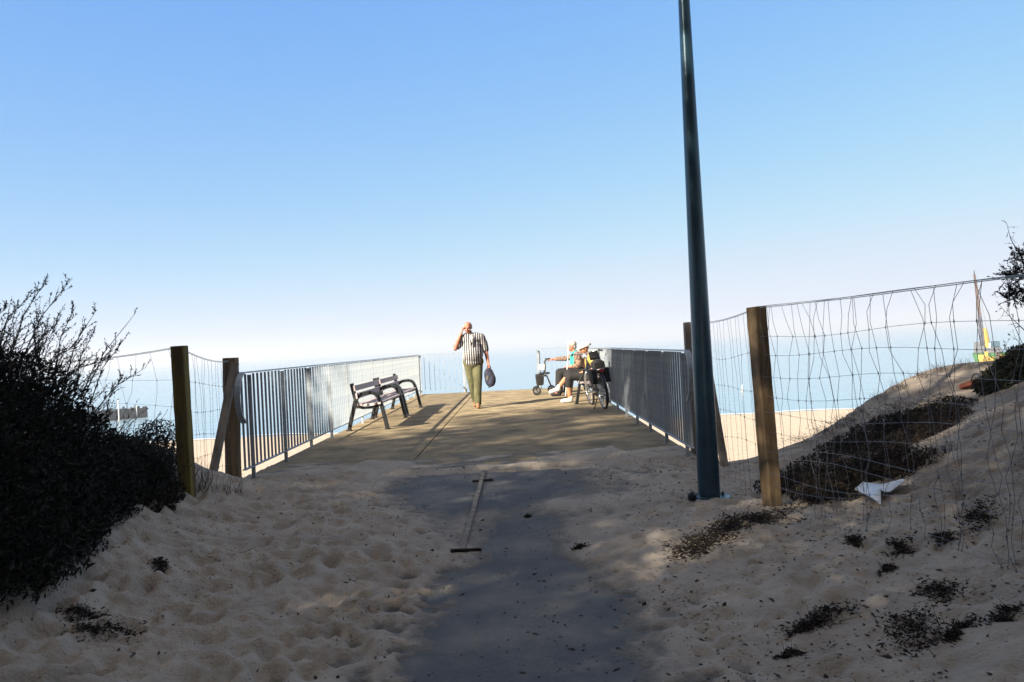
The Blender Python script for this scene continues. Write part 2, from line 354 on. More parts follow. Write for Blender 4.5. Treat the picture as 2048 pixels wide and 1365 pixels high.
def axis(segs):
    out = [segs[0][0]]
    for a, b, st in segs:
        k = max(1, int(round((b - a) / st))); out += list(np.linspace(a, b, k + 1)[1:])
    return np.array(out)
xs = axis([(-5000, -1000, 1000), (-1000, -200, 100), (-200, -40, 16), (-40, -8, 1.2), (-8, -4, .16), (-4, 4.2, .021), (4.2, 9, .12), (9, 40, 1.4), (40, 200, 16), (200, 1000, 100), (1000, 5000, 1000)])
ys = axis([(-400, -40, 60), (-40, -4, 2), (-4, 1.8, .2), (1.8, 9.7, .021), (9.7, 14, .12), (14, 40, .7), (40, 100, 3), (100, 400, 50), (400, 5000, 800)])
X, Y = np.meshgrid(xs, ys)
Z = ground0(X, Y)
NZ = np.zeros(X.shape)
near = (np.abs(X) < 9) & (Y > -4) & (Y < 14)
idx = np.argwhere(near)
def fb(x, y, s, o=3): return mnoise.fractal(Vector((x * s, y * s, 3.7)), .9, 2.1, o)
vals = np.array([fb(X[i, j], Y[i, j], .9) * .014 + fb(X[i, j] + 30, Y[i, j], 3.2, 3) * .011 for i, j in idx])
NZ[near] = vals
# soft footprints trodden into the loose sand
NF = 1300
for k in range(NF):
    fy = 2.2 + 6.3 * rng.random() ** 1.1
    side = rng.random()
    fx = rng.uniform(-2.9, -.25) if side < .62 else rng.uniform(.4, 3.4)
    L = rng.uniform(.05, .125); Wd = L * rng.uniform(.45, .75); a = rng.normal(0, .75); dp = rng.uniform(.010, .034)
    if side >= .62: dp *= .7
    j0, j1 = np.searchsorted(xs, [fx - .45, fx + .45]); i0, i1 = np.searchsorted(ys, [fy - .45, fy + .45])
    xx = X[i0:i1, j0:j1] - fx; yy = Y[i0:i1, j0:j1] - fy
    u = (xx * math.cos(a) + yy * math.sin(a)) / Wd; v = (-xx * math.sin(a) + yy * math.cos(a)) / L
    r2 = u * u + v * v
    NZ[i0:i1, j0:j1] += -dp * np.exp(-r2) + dp * .38 * np.exp(-((np.sqrt(r2) - 1.5) / .5) ** 2)
for k in range(4200):
    fy = 2.2 + 6.2 * rng.random(); fx = rng.uniform(-2.9, -.2) if rng.random() < .6 else rng.uniform(.35, 3.6)
    L = rng.uniform(.03, .075); a = rng.normal(0, .9); dp = rng.uniform(.005, .018); Wd = L * rng.uniform(.4, .8)
    j0, j1 = np.searchsorted(xs, [fx - .25, fx + .25]); i0, i1 = np.searchsorted(ys, [fy - .25, fy + .25])
    xx = X[i0:i1, j0:j1] - fx; yy = Y[i0:i1, j0:j1] - fy
    u = (xx * math.cos(a) + yy * math.sin(a)) / L; v = (-xx * math.sin(a) + yy * math.cos(a)) / Wd
    r2 = u * u + v * v
    NZ[i0:i1, j0:j1] += -dp * np.exp(-r2 ** 1.5) + dp * .35 * np.exp(-((np.sqrt(r2) - 1.35) / .35) ** 2)
NZ = np.clip(NZ, -.09, .09)
# where feet and wind keep the paving clear the sand lies below it
Pz = pathz(X, Y)
half = np.interp(Y, [2, 3.4, 4.9, 5.6, 6.6, 7.6, 8.3], [.42, .40, .34, .42, .72, .95, 1.1])
cen = np.interp(Y, [2, 5, 7, 8.3], [-.02, -.02, -.12, -.35])
thick = (np.abs(X - cen) / half - 1) * .038
cover = np.zeros(X.shape)
pm = (np.abs(X + .3) < 2.6) & (Y > -4) & (Y < 9.3)
cover[pm] = np.array([.020 * fb(X[i, j] * 1.3 + 8, Y[i, j] * .75, 1.5, 4) + .004 * fb(X[i, j] + 8, Y[i, j], 9, 2) for i, j in np.argwhere(pm)])
deckz = np.interp(Y, [8.0, 8.3, 8.75, 9.15], [0, .030, .018, -.02])
drift = deckz + .030 * np.exp(-((Y - 5.25) / .22) ** 2) * (1 - .3 * np.cos(X * 4)) + .026 * np.exp(-((Y - 6.4 - .2 * X) / .26) ** 2) * (.5 + .5 * np.sin(X * 3 + 1))
covered = Pz + np.clip(thick + cover + drift - .008, -.03, .2)
blend = sstep(1.35, 2.1, np.abs(X - cen))
blend = np.maximum(blend, 1 - sstep(-4, -3, Y))
drift = drift + .028 * sstep(5.0, 5.8, Y) * (1 - .55 * np.exp(-((X + .75) / .45) ** 2))
covered = Pz + np.clip(thick + cover + drift - .008, -.03, .2)
damp = np.where(np.abs(X - cen) < 2.1, np.clip(np.abs(X - cen) / half - .9, 0, 1), 1)
Zs = Z + NZ
zz = covered * (1 - blend) + Zs * blend + NZ * damp * (1 - blend)
wy = np.where(np.abs(X + .55) < 2.3, 1.0, 1 - sstep(8.2, 8.75, Y))
Z = np.where(pm, zz * wy + Zs * (1 - wy), Zs)
# under the deck the sand stays below the slab
und = (X > -2.9) & (X < 1.8) & (Y > 8.3)
Z = np.where(und, np.minimum(Z, np.interp(Y, [8.3, 9.3, 9.55, 9.8, 10.2], [.05, .014, -.03, -.5, -1.2])), Z)
ny, nx = X.shape
me = bpy.data.meshes.new('ground')
me.vertices.add(nx * ny); me.vertices.foreach_set('co', np.stack([X, Y, Z], -1).astype(np.float32).ravel())
ii, jj = np.meshgrid(np.arange(ny - 1), np.arange(nx - 1), indexing='ij'); a = (ii * nx + jj).ravel()
Fq = np.stack([a, a + 1, a + nx + 1, a + nx], 1).astype(np.int32); nf = len(Fq)
me.loops.add(nf * 4); me.loops.foreach_set('vertex_index', Fq.ravel())
me.polygons.add(nf); me.polygons.foreach_set('loop_start', np.arange(0, nf * 4, 4, dtype=np.int32)); me.polygons.foreach_set('loop_total', np.full(nf, 4, dtype=np.int32))
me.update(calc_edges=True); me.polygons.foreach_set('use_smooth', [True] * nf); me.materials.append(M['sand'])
fa = me.attributes.new('film', 'FLOAT', 'POINT')
film = np.where((np.abs(X - cen) < 2.0) & (Y > -3.5) & (Y < 8.7), Z - Pz, .2); film = np.maximum(film, np.clip((np.abs(X - cen) - 1.3) * .05, 0, .2))
fa.data.foreach_set('value', film.astype(np.float32).ravel())
g = bpy.data.objects.new('ground', me); C.objects.link(g); tag(g, kind='structure')
lip = (np.abs(X + .55) < 2.32) & (Y > 7.9) & (Y < 9.6)
lz = np.array([.016 * fb(X[i, j] * 1.2 + 3, Y[i, j] * 2.2, 1.6, 4) for i, j in np.argwhere(lip)])
Z[lip] = np.maximum(Z[lip], np.interp(Y[lip], [7.9, 8.12, 8.45, 9.1, 9.6], [-.06, .008, .007, -.005, -.03]) + lz)
me.vertices.foreach_set('co', np.stack([X, Y, Z], -1).astype(np.float32).ravel()); me.update()
film = np.where((np.abs(X - cen) < 2.0) & (Y > -3.5) & (Y < 7.9), Z - Pz, .2); film = np.maximum(film, np.clip((np.abs(X - cen) - 1.3) * .05, 0, .2))
film = np.where(lip & (Y > 8.15), np.clip(Z, 0, .2) * 4, film)
fa.data.foreach_set('value', film.astype(np.float32).ravel())
def gz(x, y):
    z_ = gz0(x, y)
    if -1.7 < x < 1.5 and -12 < y < 8.2: z_ = max(z_, float(pathz(x, y)))
    return z_
def gz0(x, y):
    j = int(np.clip(np.searchsorted(xs, x) - 1, 0, nx - 2)); i = int(np.clip(np.searchsorted(ys, y) - 1, 0, ny - 2))
    u = (x - xs[j]) / (xs[j + 1] - xs[j]); v = (y - ys[i]) / (ys[i + 1] - ys[i])
    return float(Z[i, j] * (1 - u) * (1 - v) + Z[i, j + 1] * u * (1 - v) + Z[i + 1, j] * (1 - u) * v + Z[i + 1, j + 1] * u * v)
def hit(px, py, y0=1.5, y1=14):
    d = ray(px, py); y = y0
    while y < y1:
        p = EYE + d * y
        if p.z < gz(p.x, p.y): return Vector((p.x, p.y, gz(p.x, p.y)))
        y += .02
    return EYE + d * y1

def grid_sheet(name, xa, ya, zf, m, kind='structure'):
    Xg, Yg = np.meshgrid(xa, ya); Zg = zf(Xg, Yg); b = MB(); nxx = len(xa)
    b.v = list(map(tuple, np.stack([Xg, Yg, Zg], -1).reshape(-1, 3)))
    b.f = [(i * nxx + j, i * nxx + j + 1, (i + 1) * nxx + j + 1, (i + 1) * nxx + j) for i in range(len(ya) - 1) for j in range(nxx - 1)]
    return tag(b.build(name, m, smooth=True), kind=kind)
grid_sheet('path', np.linspace(-1.7, 1.5, 20), np.linspace(-12, 8.44, 120), pathz, M['path'])

# sea with real small waves near the shore
def water_material():
    m = bpy.data.materials.new('sea_water'); m.use_nodes = True; t = m.node_tree; b = t.nodes['Principled BSDF']
    b.inputs['Base Color'].default_value = (.19, .29, .37, 1); b.inputs['Roughness'].default_value = .22
    b.inputs['IOR'].default_value = 1.33
    tc = t.nodes.new('ShaderNodeTexCoord'); mp = t.nodes.new('ShaderNodeMapping'); mp.inputs['Scale'].default_value = (.35, 1.1, 1)
    t.links.new(tc.outputs['Object'], mp.inputs[0])
    n = t.nodes.new('ShaderNodeTexNoise'); n.inputs['Scale'].default_value = .8; n.inputs['Detail'].default_value = 6
    t.links.new(mp.outputs[0], n.inputs['Vector'])
    bp = t.nodes.new('ShaderNodeBump'); bp.inputs['Distance'].default_value = .10; bp.inputs['Strength'].default_value = .8
    t.links.new(n.outputs['Fac'], bp.inputs['Height']); t.links.new(bp.outputs[0], b.inputs['Normal'])
    return m
M['water'] = water_material()
grid_sheet('sea', axis([(-5000, -1000, 1000), (-1000, -100, 100), (-100, 100, 4), (100, 1000, 100), (1000, 5000, 1000)]),
           axis([(60, 110, 1.2), (110, 400, 20), (400, 5000, 400)]),
           lambda x, y: SEA + .05 * np.sin(y * 1.3 + np.sin(x * .07) * 2) * np.clip((110 - y) / 30, 0, 1), M['water'])
b = MB()
fx = np.linspace(-70, 75, 160); f0 = []; f1 = []
for x in fx:
    yy = 72.3 + .9 * math.sin(x * .19) + .5 * math.sin(x * .53 + 1); wd = .22 + .14 * math.sin(x * .8) + .05
    f0.append((x, yy, SEA + .10)); f1.append((x, yy + wd, SEA + .11))
b.v = f0 + f1; k = len(fx); b.f = [(i, i + 1, i + 1 + k, i + k) for i in range(k - 1)]
tag(b.build('sea_foam', M['foam']), 'thin white line of foam along the shore', 'foam', kind='stuff')

# ------------------------------------------------------------------ deck
XL, XR, Y0, Y1 = -2.75, 1.66, 8.12, 21.75
root = empty('viewing_deck', (0, Y0, 0), 'flat tan boarded viewing deck running out from the sandy path above the beach', 'deck')
b = MB()
seam = -1.22
for xa, xb in ((XL - .1, seam - .008), (seam + .008, XR + .1)):
    b.box(((xa + xb) / 2, (Y0 + .2 + Y1 + .1) / 2, -.06), (xb - xa, Y1 - Y0 - .1, .12))
b.build('deck_surface', M['deck'], root, bevel=.006)
b = MB()
for x in (XL + .05, -.55, XR - .05): b.box((x, (Y0 + Y1) / 2 + .4, -.27), (.16, Y1 - Y0 - .8, .28))
b.build('beam', M['wood'], root)
for yy in (10.5, 13.2, 15.9, 18.6, 21.3):
    for x in (XL + .05, XR - .05):
        b = MB(); zb = gz(x, yy) - .4; b.tube([(x, yy, zb), (x, yy, -.41)], .13, 14); b.build('support_pile', M['wood'], root, True)

# ------------------------------------------------------------------ railings
def railing(name, X0, label):
    root = empty(name, (X0, Y0, 0), label, 'railing')
    b = MB()
    H = 1.08; r = .17; yn = Y0 - .30
    pts = [(yn + .0, H)]
    # flat handrail that curls down and back at the near end
    cl = [(Y1 + .02, H), (yn + .1, H)]
    for k in range(1, 11):
        a = math.pi * k / 10 * .80; cl.append((yn + .1 - r * math.sin(a), H - r + r * math.cos(a) - .012 * k))
    lastp = cl[-1]; cl.append((lastp[0] + .09, lastp[1] - .07))
    out = []; inn = []
    for i, (y, z) in enumerate(cl):
        a = cl[max(i - 1, 0)]; c = cl[min(i + 1, len(cl) - 1)]; t = Vector((c[0] - a[0], c[1] - a[1])).normalized(); nn = Vector((-t.y, t.x)) * .007
        out.append((y + nn.x, z + nn.y)); inn.append((y - nn.x, z - nn.y))
    n = len(cl)
    vs = []
    for (y, z) in out: vs += [(X0 - .028, y, z), (X0 + .028, y, z)]
    for (y, z) in inn: vs += [(X0 - .028, y, z), (X0 + .028, y, z)]
    fs = []
    for i in range(n - 1):
        a = 2 * i; q = 2 * n
        fs += [(a, a + 1, a + 3, a + 2), (q + a + 2, q + a + 3, q + a + 1, q + a), (a, a + 2, q + a + 2, q + a), (a + 3, a + 1, q + a + 1, q + a + 3)]
    fs += [(0, 2 * n, 2 * n + 1, 1), (2 * n - 2, 2 * n - 1, 4 * n - 1, 4 * n - 2)]
    b.add(vs, fs); b.build('handrail', M['rail_dark'], root)
    b = MB(); b.box((X0, (yn + .03 + Y1) / 2, .125), (.034, Y1 - yn - .03, .012)); b.build('bottom_rail', M['rail'], root)
    nb = 12; sp = (Y1 - Y0) / nb
    pb = MB(); pb.box((X0, Y0, H / 2 - .02), (.038, .016, H - .012)); post = pb.build('post', M['rail'], root)
    kb = MB(); kb.box((X0, Y0, .6), (.0215, .008, .93)); pick = kb.build('picket', M['rail'], root)
    for i in range(1, nb + 1):
        c = post.copy(); C.objects.link(c); c.parent = root; c.location.y = i * sp
    first = True
    ylist = [Y0 - .12 * k for k in (1, 2)] + [Y0 + i * sp + sp * (k / 9) for i in range(nb) for k in range(1, 9)]
    for yy in ylist:
        if first: pick.location.y = yy - Y0; first = False
        else: c = pick.copy(); C.objects.link(c); c.parent = root; c.location.y = yy - Y0
    return root
railing('metal_railing', XL, 'grey metal picket railing along the deck behind the two empty benches')
railing('metal_railing', XR, 'grey metal picket railing along the deck behind the seated people and bicycle')
def end_rail(x0, x1, gate, label):
    root = empty('metal_railing', ((x0 + x1) / 2, Y1, 0), label, 'railing')
    yy = Y1 + .04
    b = MB(); b.box(((x0 + x1) / 2, yy, 1.08), (x1 - x0, .05, .014)); b.build('handrail', M['rail_dark'], root)
    b = MB(); b.box(((x0 + x1) / 2, yy, .12), (x1 - x0, .034, .012)); b.build('bottom_rail', M['rail'], root)
    for x in (x0 + .02, x1 - .02):
        b = MB(); b.box((x, yy, .535), (.05, .05, 1.07)); b.build('post', M['rail'], root)
    b = MB(); b.box((gate, yy - .12, .54), (.035, .05, 1.08)); b.box((gate, yy - .06, 1.05), (.03, .1, .03)); b.build('stair_post', M['rail_dark'], root)
    n = int(round((x1 - x0) / .13)); k = 0; p0 = None
    for i in range(1, n):
        x = x0 + (x1 - x0) * i / n
        if p0 is None:
            b = MB(); b.box((0, yy, .6), (.009, .030, .94)); 
            b.v = [(v[0] + root.location.x, v[1], v[2]) for v in b.v]
            p0 = b.build('picket', M['rail'], root); c = p0
        else: c = p0.copy(); C.objects.link(c); c.parent = root
        c.location.x = x - root.location.x
end_rail(XL + .03, -1.50, -1.46, 'short railing closing the far end of the deck, beside the walking man')
end_rail(.53, XR - .03, .49, 'short railing closing the far end of the deck, behind the wheeled walker')

# ------------------------------------------------------------------ benches
def make_bench():
    root = empty('park_bench', (0, 0, 0), '', 'bench')
    Lh = 1.0
    for sx in (-Lh, Lh):
        b = MB(); t = .045; dd = .028
        def path(pts, wd=.05, th=.026):
            for (y0, z0), (y1, z1) in zip(pts[:-1], pts[1:]):
                v = Vector((0, y1 - y0, z1 - z0)).normalized() * .008
                b.bar(Vector((sx, y0, z0)) - v, Vector((sx, y1, z1)) + v, wd, th)
        path([(.30, 0), (.25, .2), (.205, .36), (.18, .46), (.145, .52), (.09, .565), (.02, .585), (-.07, .588), (-.13, .575), (-.175, .535), (-.205, .47), (-.235, .37), (-.27, .20), (-.31, 0)], 0.075, .055)
        path([(.205, .43), (.15, .375), (.05, .352), (-.08, .357), (-.16, .375), (-.225, .42)], .06, .04)
        path([(.13, .36), (.165, .46), (.195, .59), (.225, .735)], .07, .055)
        for yy in (.30, -.31): b.box((sx, yy, .008), (.085, .09, .016))
        b.build('side_frame', M['iron'], root, bevel=.005)
    b = MB()
    for yy, zz in ((-.19, .418), (-.095, .405), (0, .400), (.095, .408)):
        b.box((0, yy, zz), (2.14, .078, .032))
    b.build('seat', M['slat'], root, bevel=.004)
    b = MB()
    for yy, zz in ((.168, .545), (.196, .668)):
        b.box((0, yy - .026, zz), (2.14, .026, .088), Matrix.Rotation(R(-9), 3, 'X'))
    b.build('backrest', M['slat'], root, bevel=.004)
    return root
bench = make_bench()
BG = 'park benches set against the deck railings'
def put_bench(o, x, y, rz, label):
    o.location = (x, y, 0); o.rotation_euler = (0, 0, rz); o['label'] = label; o['group'] = BG
bs = [bench] + [copy_tree(bench) for _ in range(3)]
put_bench(bs[0], -2.42, 13.55, R(90), 'empty park bench with black arched arms, the nearer of the pair against the left railing')
put_bench(bs[1], -2.42, 15.85, R(90), 'empty park bench with black arched arms, the farther of the pair near the walking man')
put_bench(bs[2], 1.40, 16.75, R(-90), 'park bench under the helmeted cyclist beside the parked bicycle')
put_bench(bs[3], 1.40, 19.0, R(-90), 'park bench under the person in turquoise, next to the wheeled walker')

# ------------------------------------------------------------------ lamp post
lb = hit(1419, 1000); LX, LY = lb.x, lb.y
root = empty('street_lamp', (LX, LY, lb.z), 'tall dark teal tapering lamp post standing on a bolted plate in the sand', 'street lamp')
b = MB(); b.tube([(LX, LY, lb.z - .1), (LX, LY, lb.z + .02), (LX, LY, 1.0), (LX, LY, 3.9), (LX, LY, 5.3)], [.088, .086, .077, .044, .032], 40)
b.build('pole', M['lamp'], root, True)
b = MB(); b.tube([(LX, LY, lb.z - .05), (LX, LY, lb.z + .026)], [.165, .163], 24); b.tube([(LX, LY, lb.z + .008), (LX, LY, lb.z + .03)], [.125, .093], 24)
b.build('base_plate', M['lamp'], root)
for a in (20, 110, 200, 290):
    b = MB(); c = Vector((LX + .125 * math.cos(R(a)), LY + .125 * math.sin(R(a)), lb.z))
    b.tube([c + Vector((0, 0, -.02)), c + Vector((0, 0, .028))], .018, 6); b.tube([c + Vector((0, 0, .02)), c + Vector((0, 0, .05))], .009, 8)
    b.build('bolt', M['iron'], root)
b = MB(); b.tube([(LX - .14, LY - .06, lb.z + .01), (LX - .155, LY - .075, lb.z + .03), (LX - .16, LY - .08, lb.z + .055), (LX - .14, LY - .05, lb.z + .075)], [.02, .03, .028, .012], 10)
b.build('cap_cover', M['plastic'], root, True)
b = MB(); b.tube([(LX, LY, 5.28), (LX, LY, 5.36), (LX, LY, 5.40), (LX, LY, 5.7), (LX, LY, 5.74), (LX, LY, 5.8)], [.06, .07, .2, .24, .26, .05], 24)
b.build('lamp_head', M['lamp'], root, True)

# ------------------------------------------------------------------ wire fences
def wire_bay(b, bc, T0, T1, B0, B1, sp, seed, sag=.0, rows=(0, .14, .27, .42, .60, .80, 1.0), off=0.0, wig=.03, r=.0011, cable=.0024):
    rd = random.Random(seed)
    T0, T1, B0, B1 = map(Vector, (T0, T1, B0, B1)); L = (T1 - T0).length; n = max(2, int(L / sp))
    side = (T1 - T0).cross(Vector((0, 0, 1))).normalized() * off
    ph = [rd.uniform(0, 6) for _ in rows]
    def P(u, h):
        t = T0.lerp(T1, u); bb = B0.lerp(B1, u); i = min(range(len(rows)), key=lambda q: abs(rows[q] - h))
        s = -sag * 4 * u * (1 - u) * h + (.012 + .02 * (1 - h)) * math.sin(u * L * 3.1 + ph[i]) * (1 if h < .99 else .25) - (.03 * (1 - abs(2 * u - 1)) * (1 - h))
        return bb.lerp(t, h) + Vector((0, 0, s)) + side * (1 + .5 * math.sin(u * 9 + h * 5))
    for h in rows:
        b.tube([P(k / 24, h) for k in range(25)], r * (.9 if h < 1 else 1.1), 5)
    if bc is not None:
        for q in (0, .008): bc.tube([P(k / 24, 1.0) + Vector((0, 0, .007 - q)) + side.normalized() * q * (1 if off else 0) for k in range(25)], cable, 6)
    drift = 0
    for k in range(1, n):
        pts = []; u0 = k / n + rd.uniform(-.15, .15) / n
        d = rd.uniform(-.6, .6) * wig / L * 2
        for i, h in enumerate(reversed(rows)):
            uu = min(max(u0 + d, 0), 1); p = P(uu, h)
            if i > 0:
                q = (pts[-1] + p) / 2 + (T1 - T0).normalized() * rd.uniform(-1, 1) * wig * .55
                pts.append(q)
            pts.append(p)
            d += rd.uniform(-1, 1) * wig / L * (1.5 if h > .7 else .6)
        b.tube(pts, r, 5)
        for i in range(2, len(pts), 2):
            v = Vector((0, 0, .008)); b.tube([pts[i] - v, pts[i] + v], r * 2.1, 5)

def wood_post(root, bx, top, wdt, dep, m, name='post', rz=0):
    b = MB(); p0 = Vector(bx) - Vector((0, 0, .35)); p1 = Vector(top)
    z = (p1 - p0); L = z.length; zn = z.normalized(); x = Vector((math.cos(rz), math.sin(rz), 0)); x = (x - zn * x.dot(zn)).normalized(); y = zn.cross(x)
    Rm = Matrix((x, y, zn)).transposed(); rd = random.Random(int(bx[1] * 100)); K = 16; vs = []; fs = []
    for k in range(K + 1):
        c = p0.lerp(p1, k / K)
        for sx, sy in ((-1, -1), (1, -1), (1, 1), (-1, 1)):
            vs.append(c + Rm @ Vector((sx * wdt / 2 * (1 + rd.uniform(-.035, .035)), sy * dep / 2 * (1 + rd.uniform(-.035, .035)), rd.uniform(-.003, .003))))
    for k in range(K):
        for q in range(4):
            a = k * 4 + q; c = k * 4 + (q + 1) % 4; fs.append((a, c, c + 4, a + 4))
    fs += [(3, 2, 1, 0), (K * 4, K * 4 + 1, K * 4 + 2, K * 4 + 3)]
    b.add(vs, fs); return b.build(name, m, root, bevel=.006)

# right-hand fence
PA_b = at(1394, 932, 8.5); PA_t = at(1377, 645, 8.5); PB_b = at(1548, 1016, 5.9); PB_t = at(1512, 614, 5.9)
PE_t = at(2052, 545, 3.45); PE_b = Vector((PE_t.x, PE_t.y, .0))
PN_t = PE_t + (PE_t - PB_t) * 1.0; PN_b = Vector((PN_t.x, PN_t.y, gz(PN_t.x, PN_t.y))); 
root = empty('wire_fence', (PB_b.x, PB_b.y, PB_b.z), 'sagging wire mesh fence on square timber posts climbing the sandy bank behind the lamp post', 'fence')
wood_post(root, PA_b, PA_t, .10, .10, M['grey_wood']); wood_post(root, PB_b, PB_t, .10, .11, M['wood'], rz=.35)
wood_post(root, PN_b, PN_t, .10, .10, M['wood'])
b = MB(); b.bar(at(1408, 690, 8.52), at(1452, 950, 8.05), .075, .05, (1, 0, 0)); b.build('brace', M['grey_wood'], root, bevel=.004)
b = MB(); b.bar(at(1404, 800, 8.62), at(1438, 950, 8.5), .06, .05, (1, 0, 0)); b.build('brace', M['wood'], root, bevel=.004)
b = MB(); c = at(1390, 731, 8.42); b.box(c, (.045, .03, .05)); b.build('insulator', M['white'], root, bevel=.008)
b = MB(); bc = MB(); wire_bay(b, bc, PA_t - Vector((0, 0, .02)), PB_t - Vector((0, 0, .02)), PA_b, PB_b, .13, 3, sag=.03, rows=(0, .15, .3, .45, .6, .78, 1), wig=.03)
b.build('wire_mesh', M['wire'], root); bc.build('top_cable', M['cable'], root)
b = MB(); bc = MB()
PBt2 = PB_t - Vector((0, 0, .01))
wire_bay(b, bc, PBt2, PN_t, PB_b, PN_b, .14, 11, sag=.012, rows=(0, .12, .25, .38, .56, .77, 1), wig=.075, r=.0014, cable=.0023)
wire_bay(b, None, PBt2, PN_t, PB_b, PN_b, .16, 29, sag=.0, rows=(0.04, .17, .30, .47, .66, .85, .995), off=.03, wig=.08, r=.0014)
b.build('wire_mesh', M['wire'], root); bc.build('top_cable', M['cable'], root)

# left-hand fence
PD_b = at(466, 962, 8.1); PD_t = at(461, 716, 8.1); PC_b = at(377, 995, 6.5); PC_t = at(358, 692, 6.5)
root = empty('wire_fence', (PC_b.x, PC_b.y, PC_b.z), 'slack wire mesh fence on two dark timber posts running into the black shrub', 'fence')
wood_post(root, PC_b, PC_t, .105, .105, M['moss']); wood_post(root, PD_b, PD_t, .128, .12, M['wood'])
b = MB(); b.bar(at(470, 726, 7.98), at(424, 958, 7.6), .075, .045, (1, 0, 0)); b.build('brace', M['grey_wood'], root, bevel=.004)
b = MB(); bc = MB()
wire_bay(b, bc, PC_t - Vector((0, 0, .015)), PD_t - Vector((0, 0, .03)), PC_b, PD_b, .10, 5, sag=.05, wig=.035, r=.0012)
PL_t = at(150, 735, 6.9); PL_t2 = at(-200, 700, 7.2)
bb = Vector((PL_t2.x, PL_t2.y, gz(PL_t2.x, PL_t2.y)))
wire_bay(b, bc, PL_t2, PC_t - Vector((0, 0, .015)), bb, PC_b, .13, 8, sag=.12, wig=.05, r=.0012)
b.build('wire_mesh', M['wire'], root); bc.build('top_cable', M['cable'], root)
wood_post(root, bb, PL_t2 + Vector((0, 0, .02)), .1, .1, M['moss'])

# ------------------------------------------------------------------ groyne piles, marker stakes, buoy
GG = 'dark groyne piles standing in a row in the sea'
pile0 = None
for k in range(40):
    t = k / 39; p = at(293, 835, 107); q = at(85, 855, 98.2)
    x = p.x + (q.x - p.x) * t; y = p.y + (q.y - p.y) * t; h = 1.5 + .12 * math.sin(k * 2.3) + .1 * math.sin(k * 5.1)
    if pile0 is None:
        b = MB(); b.tube([(0, 0, -2.5), (0, 0, .1), (0, 0, .93), (0, 0, 1.0)], [.17, .165, .155, .12], 10); pile0 = b.build('groyne_pile', M['pile'], smooth=False)
        tag(pile0, 'dark weathered timber pile in the groyne row out in the sea', 'groyne pile', GG); c = pile0
    else: c = pile0.copy(); C.objects.link(c)
    c.location = (x, y, SEA); c.scale = (1, 1, h); c.rotation_euler = (0, 0, k * 1.3)
for (px, py, Yd, h, lab) in ((273, 812, 106, 1.0, 'thin white stake standing at the seaward end of the groyne'), (238, 832, 101, 2.1, 'taller thin white stake standing before the middle of the groyne')):
    b = MB(); p = at(px, py, Yd); b.tube([(p.x, p.y, SEA - .5), (p.x, p.y, SEA + h + .6), (p.x, p.y, SEA + h + .7)], [.09, .08, .03], 8)
    tag(b.build('stake', M['white']), lab, 'stake')
p = at(1486, 800, 100); b = MB(); b.tube([(p.x, p.y, SEA - .1), (p.x, p.y, SEA + .2), (p.x, p.y, SEA + .6), (p.x, p.y, SEA + .9)], [.16, .16, .09, .04], 12)
tag(b.build('buoy', M['white'], smooth=True), 'small white buoy floating in the sea behind the right wire fence', 'buoy')

# ------------------------------------------------------------------ crane barge
def mcol(n, c, r=.6): return mat(n, c, tuple(min(1, v * 1.35) for v in c), 2.0, r)
M['hullg'] = mcol('barge_green', (.016, .085, .010)); M['yel'] = mcol('barge_yellow', (.27, .18, .02)); M['orange'] = mcol('mast_orange', (.055, .027, .017))
M['purple'] = mcol('mast_dark', (.012, .008, .014)); M['teal'] = mcol('cabin_teal', (.01, .04, .06)); M['greyp'] = mcol('grey_paint', (.07, .07, .078))
bp = at(1981, 728, 135); bx, by = bp.x, bp.y; K = 135 / F
root = empty('crane_barge', (bx, by, SEA), 'green and yellow work barge with a tall orange crane mast out at sea', 'barge')
b = MB(); x0 = bx - 27 * K; x1 = bx + 100 * K
b.add([(x0 + .5, by - 2.5, SEA - .8), (x1, by - 2.5, SEA - .8), (x1, by + 2.5, SEA - .8), (x0 + .5, by + 2.5, SEA - .8),
       (x0 - .3, by - 2.6, SEA + 1.95), (x1, by - 2.6, SEA + 1.95), (x1, by + 2.6, SEA + 1.95), (x0 - .3, by + 2.6, SEA + 1.95)],
      [(3, 2, 1, 0), (4, 5, 6, 7), (0, 1, 5, 4), (1, 2, 6, 5), (2, 3, 7, 6), (3, 0, 4, 7)])
b.build('hull', M['hullg'], root, bevel=.05)
for i, (px, wd, hh, mm) in enumerate(((12, .9, 1.4, 'yel'), (21, .55, 1.9, 'yel'), (29, .9, 1.0, 'yel'), (40, .55, 1.7, 'orange'), (47, .7, 1.3, 'yel'), (60, .8, 1.5, 'orange'))):
    b = MB(); b.box((x0 + px * K, by - 2.75, SEA + .35 + hh / 2), (wd, .3, hh)); b.build('fender', M[mm], root, bevel=.05)
b = MB(); b.box((x0 + 9 * K, by, SEA + 2.6), (1.6, 3, 1.2)); b.box((x0 + 7 * K, by, SEA + 3.5), (1.1, 2, .6)); b.build('winch_house', M['greyp'], root, bevel=.05)
ch = MB(); ch.box((x0 + 37 * K, by, SEA + 3.35), (1.3, 2.2, 1.0)); cb = ch.build('cabin', M['teal'], root, bevel=.05)
b = MB(); b.box((x0 + 34 * K, by, SEA + 2.4), (2.2, 2.6, .85)); b.build('deck_house', M['greyp'], root, bevel=.05)
b = MB(); b.box((x0 + 27 * K, by - 1.1, SEA + 3.1), (.25, .3, 1.0)); b.build('funnel', M['white'], root)
mx = x0 + 14 * K; ztop = SEA + 16.0
b = MB()
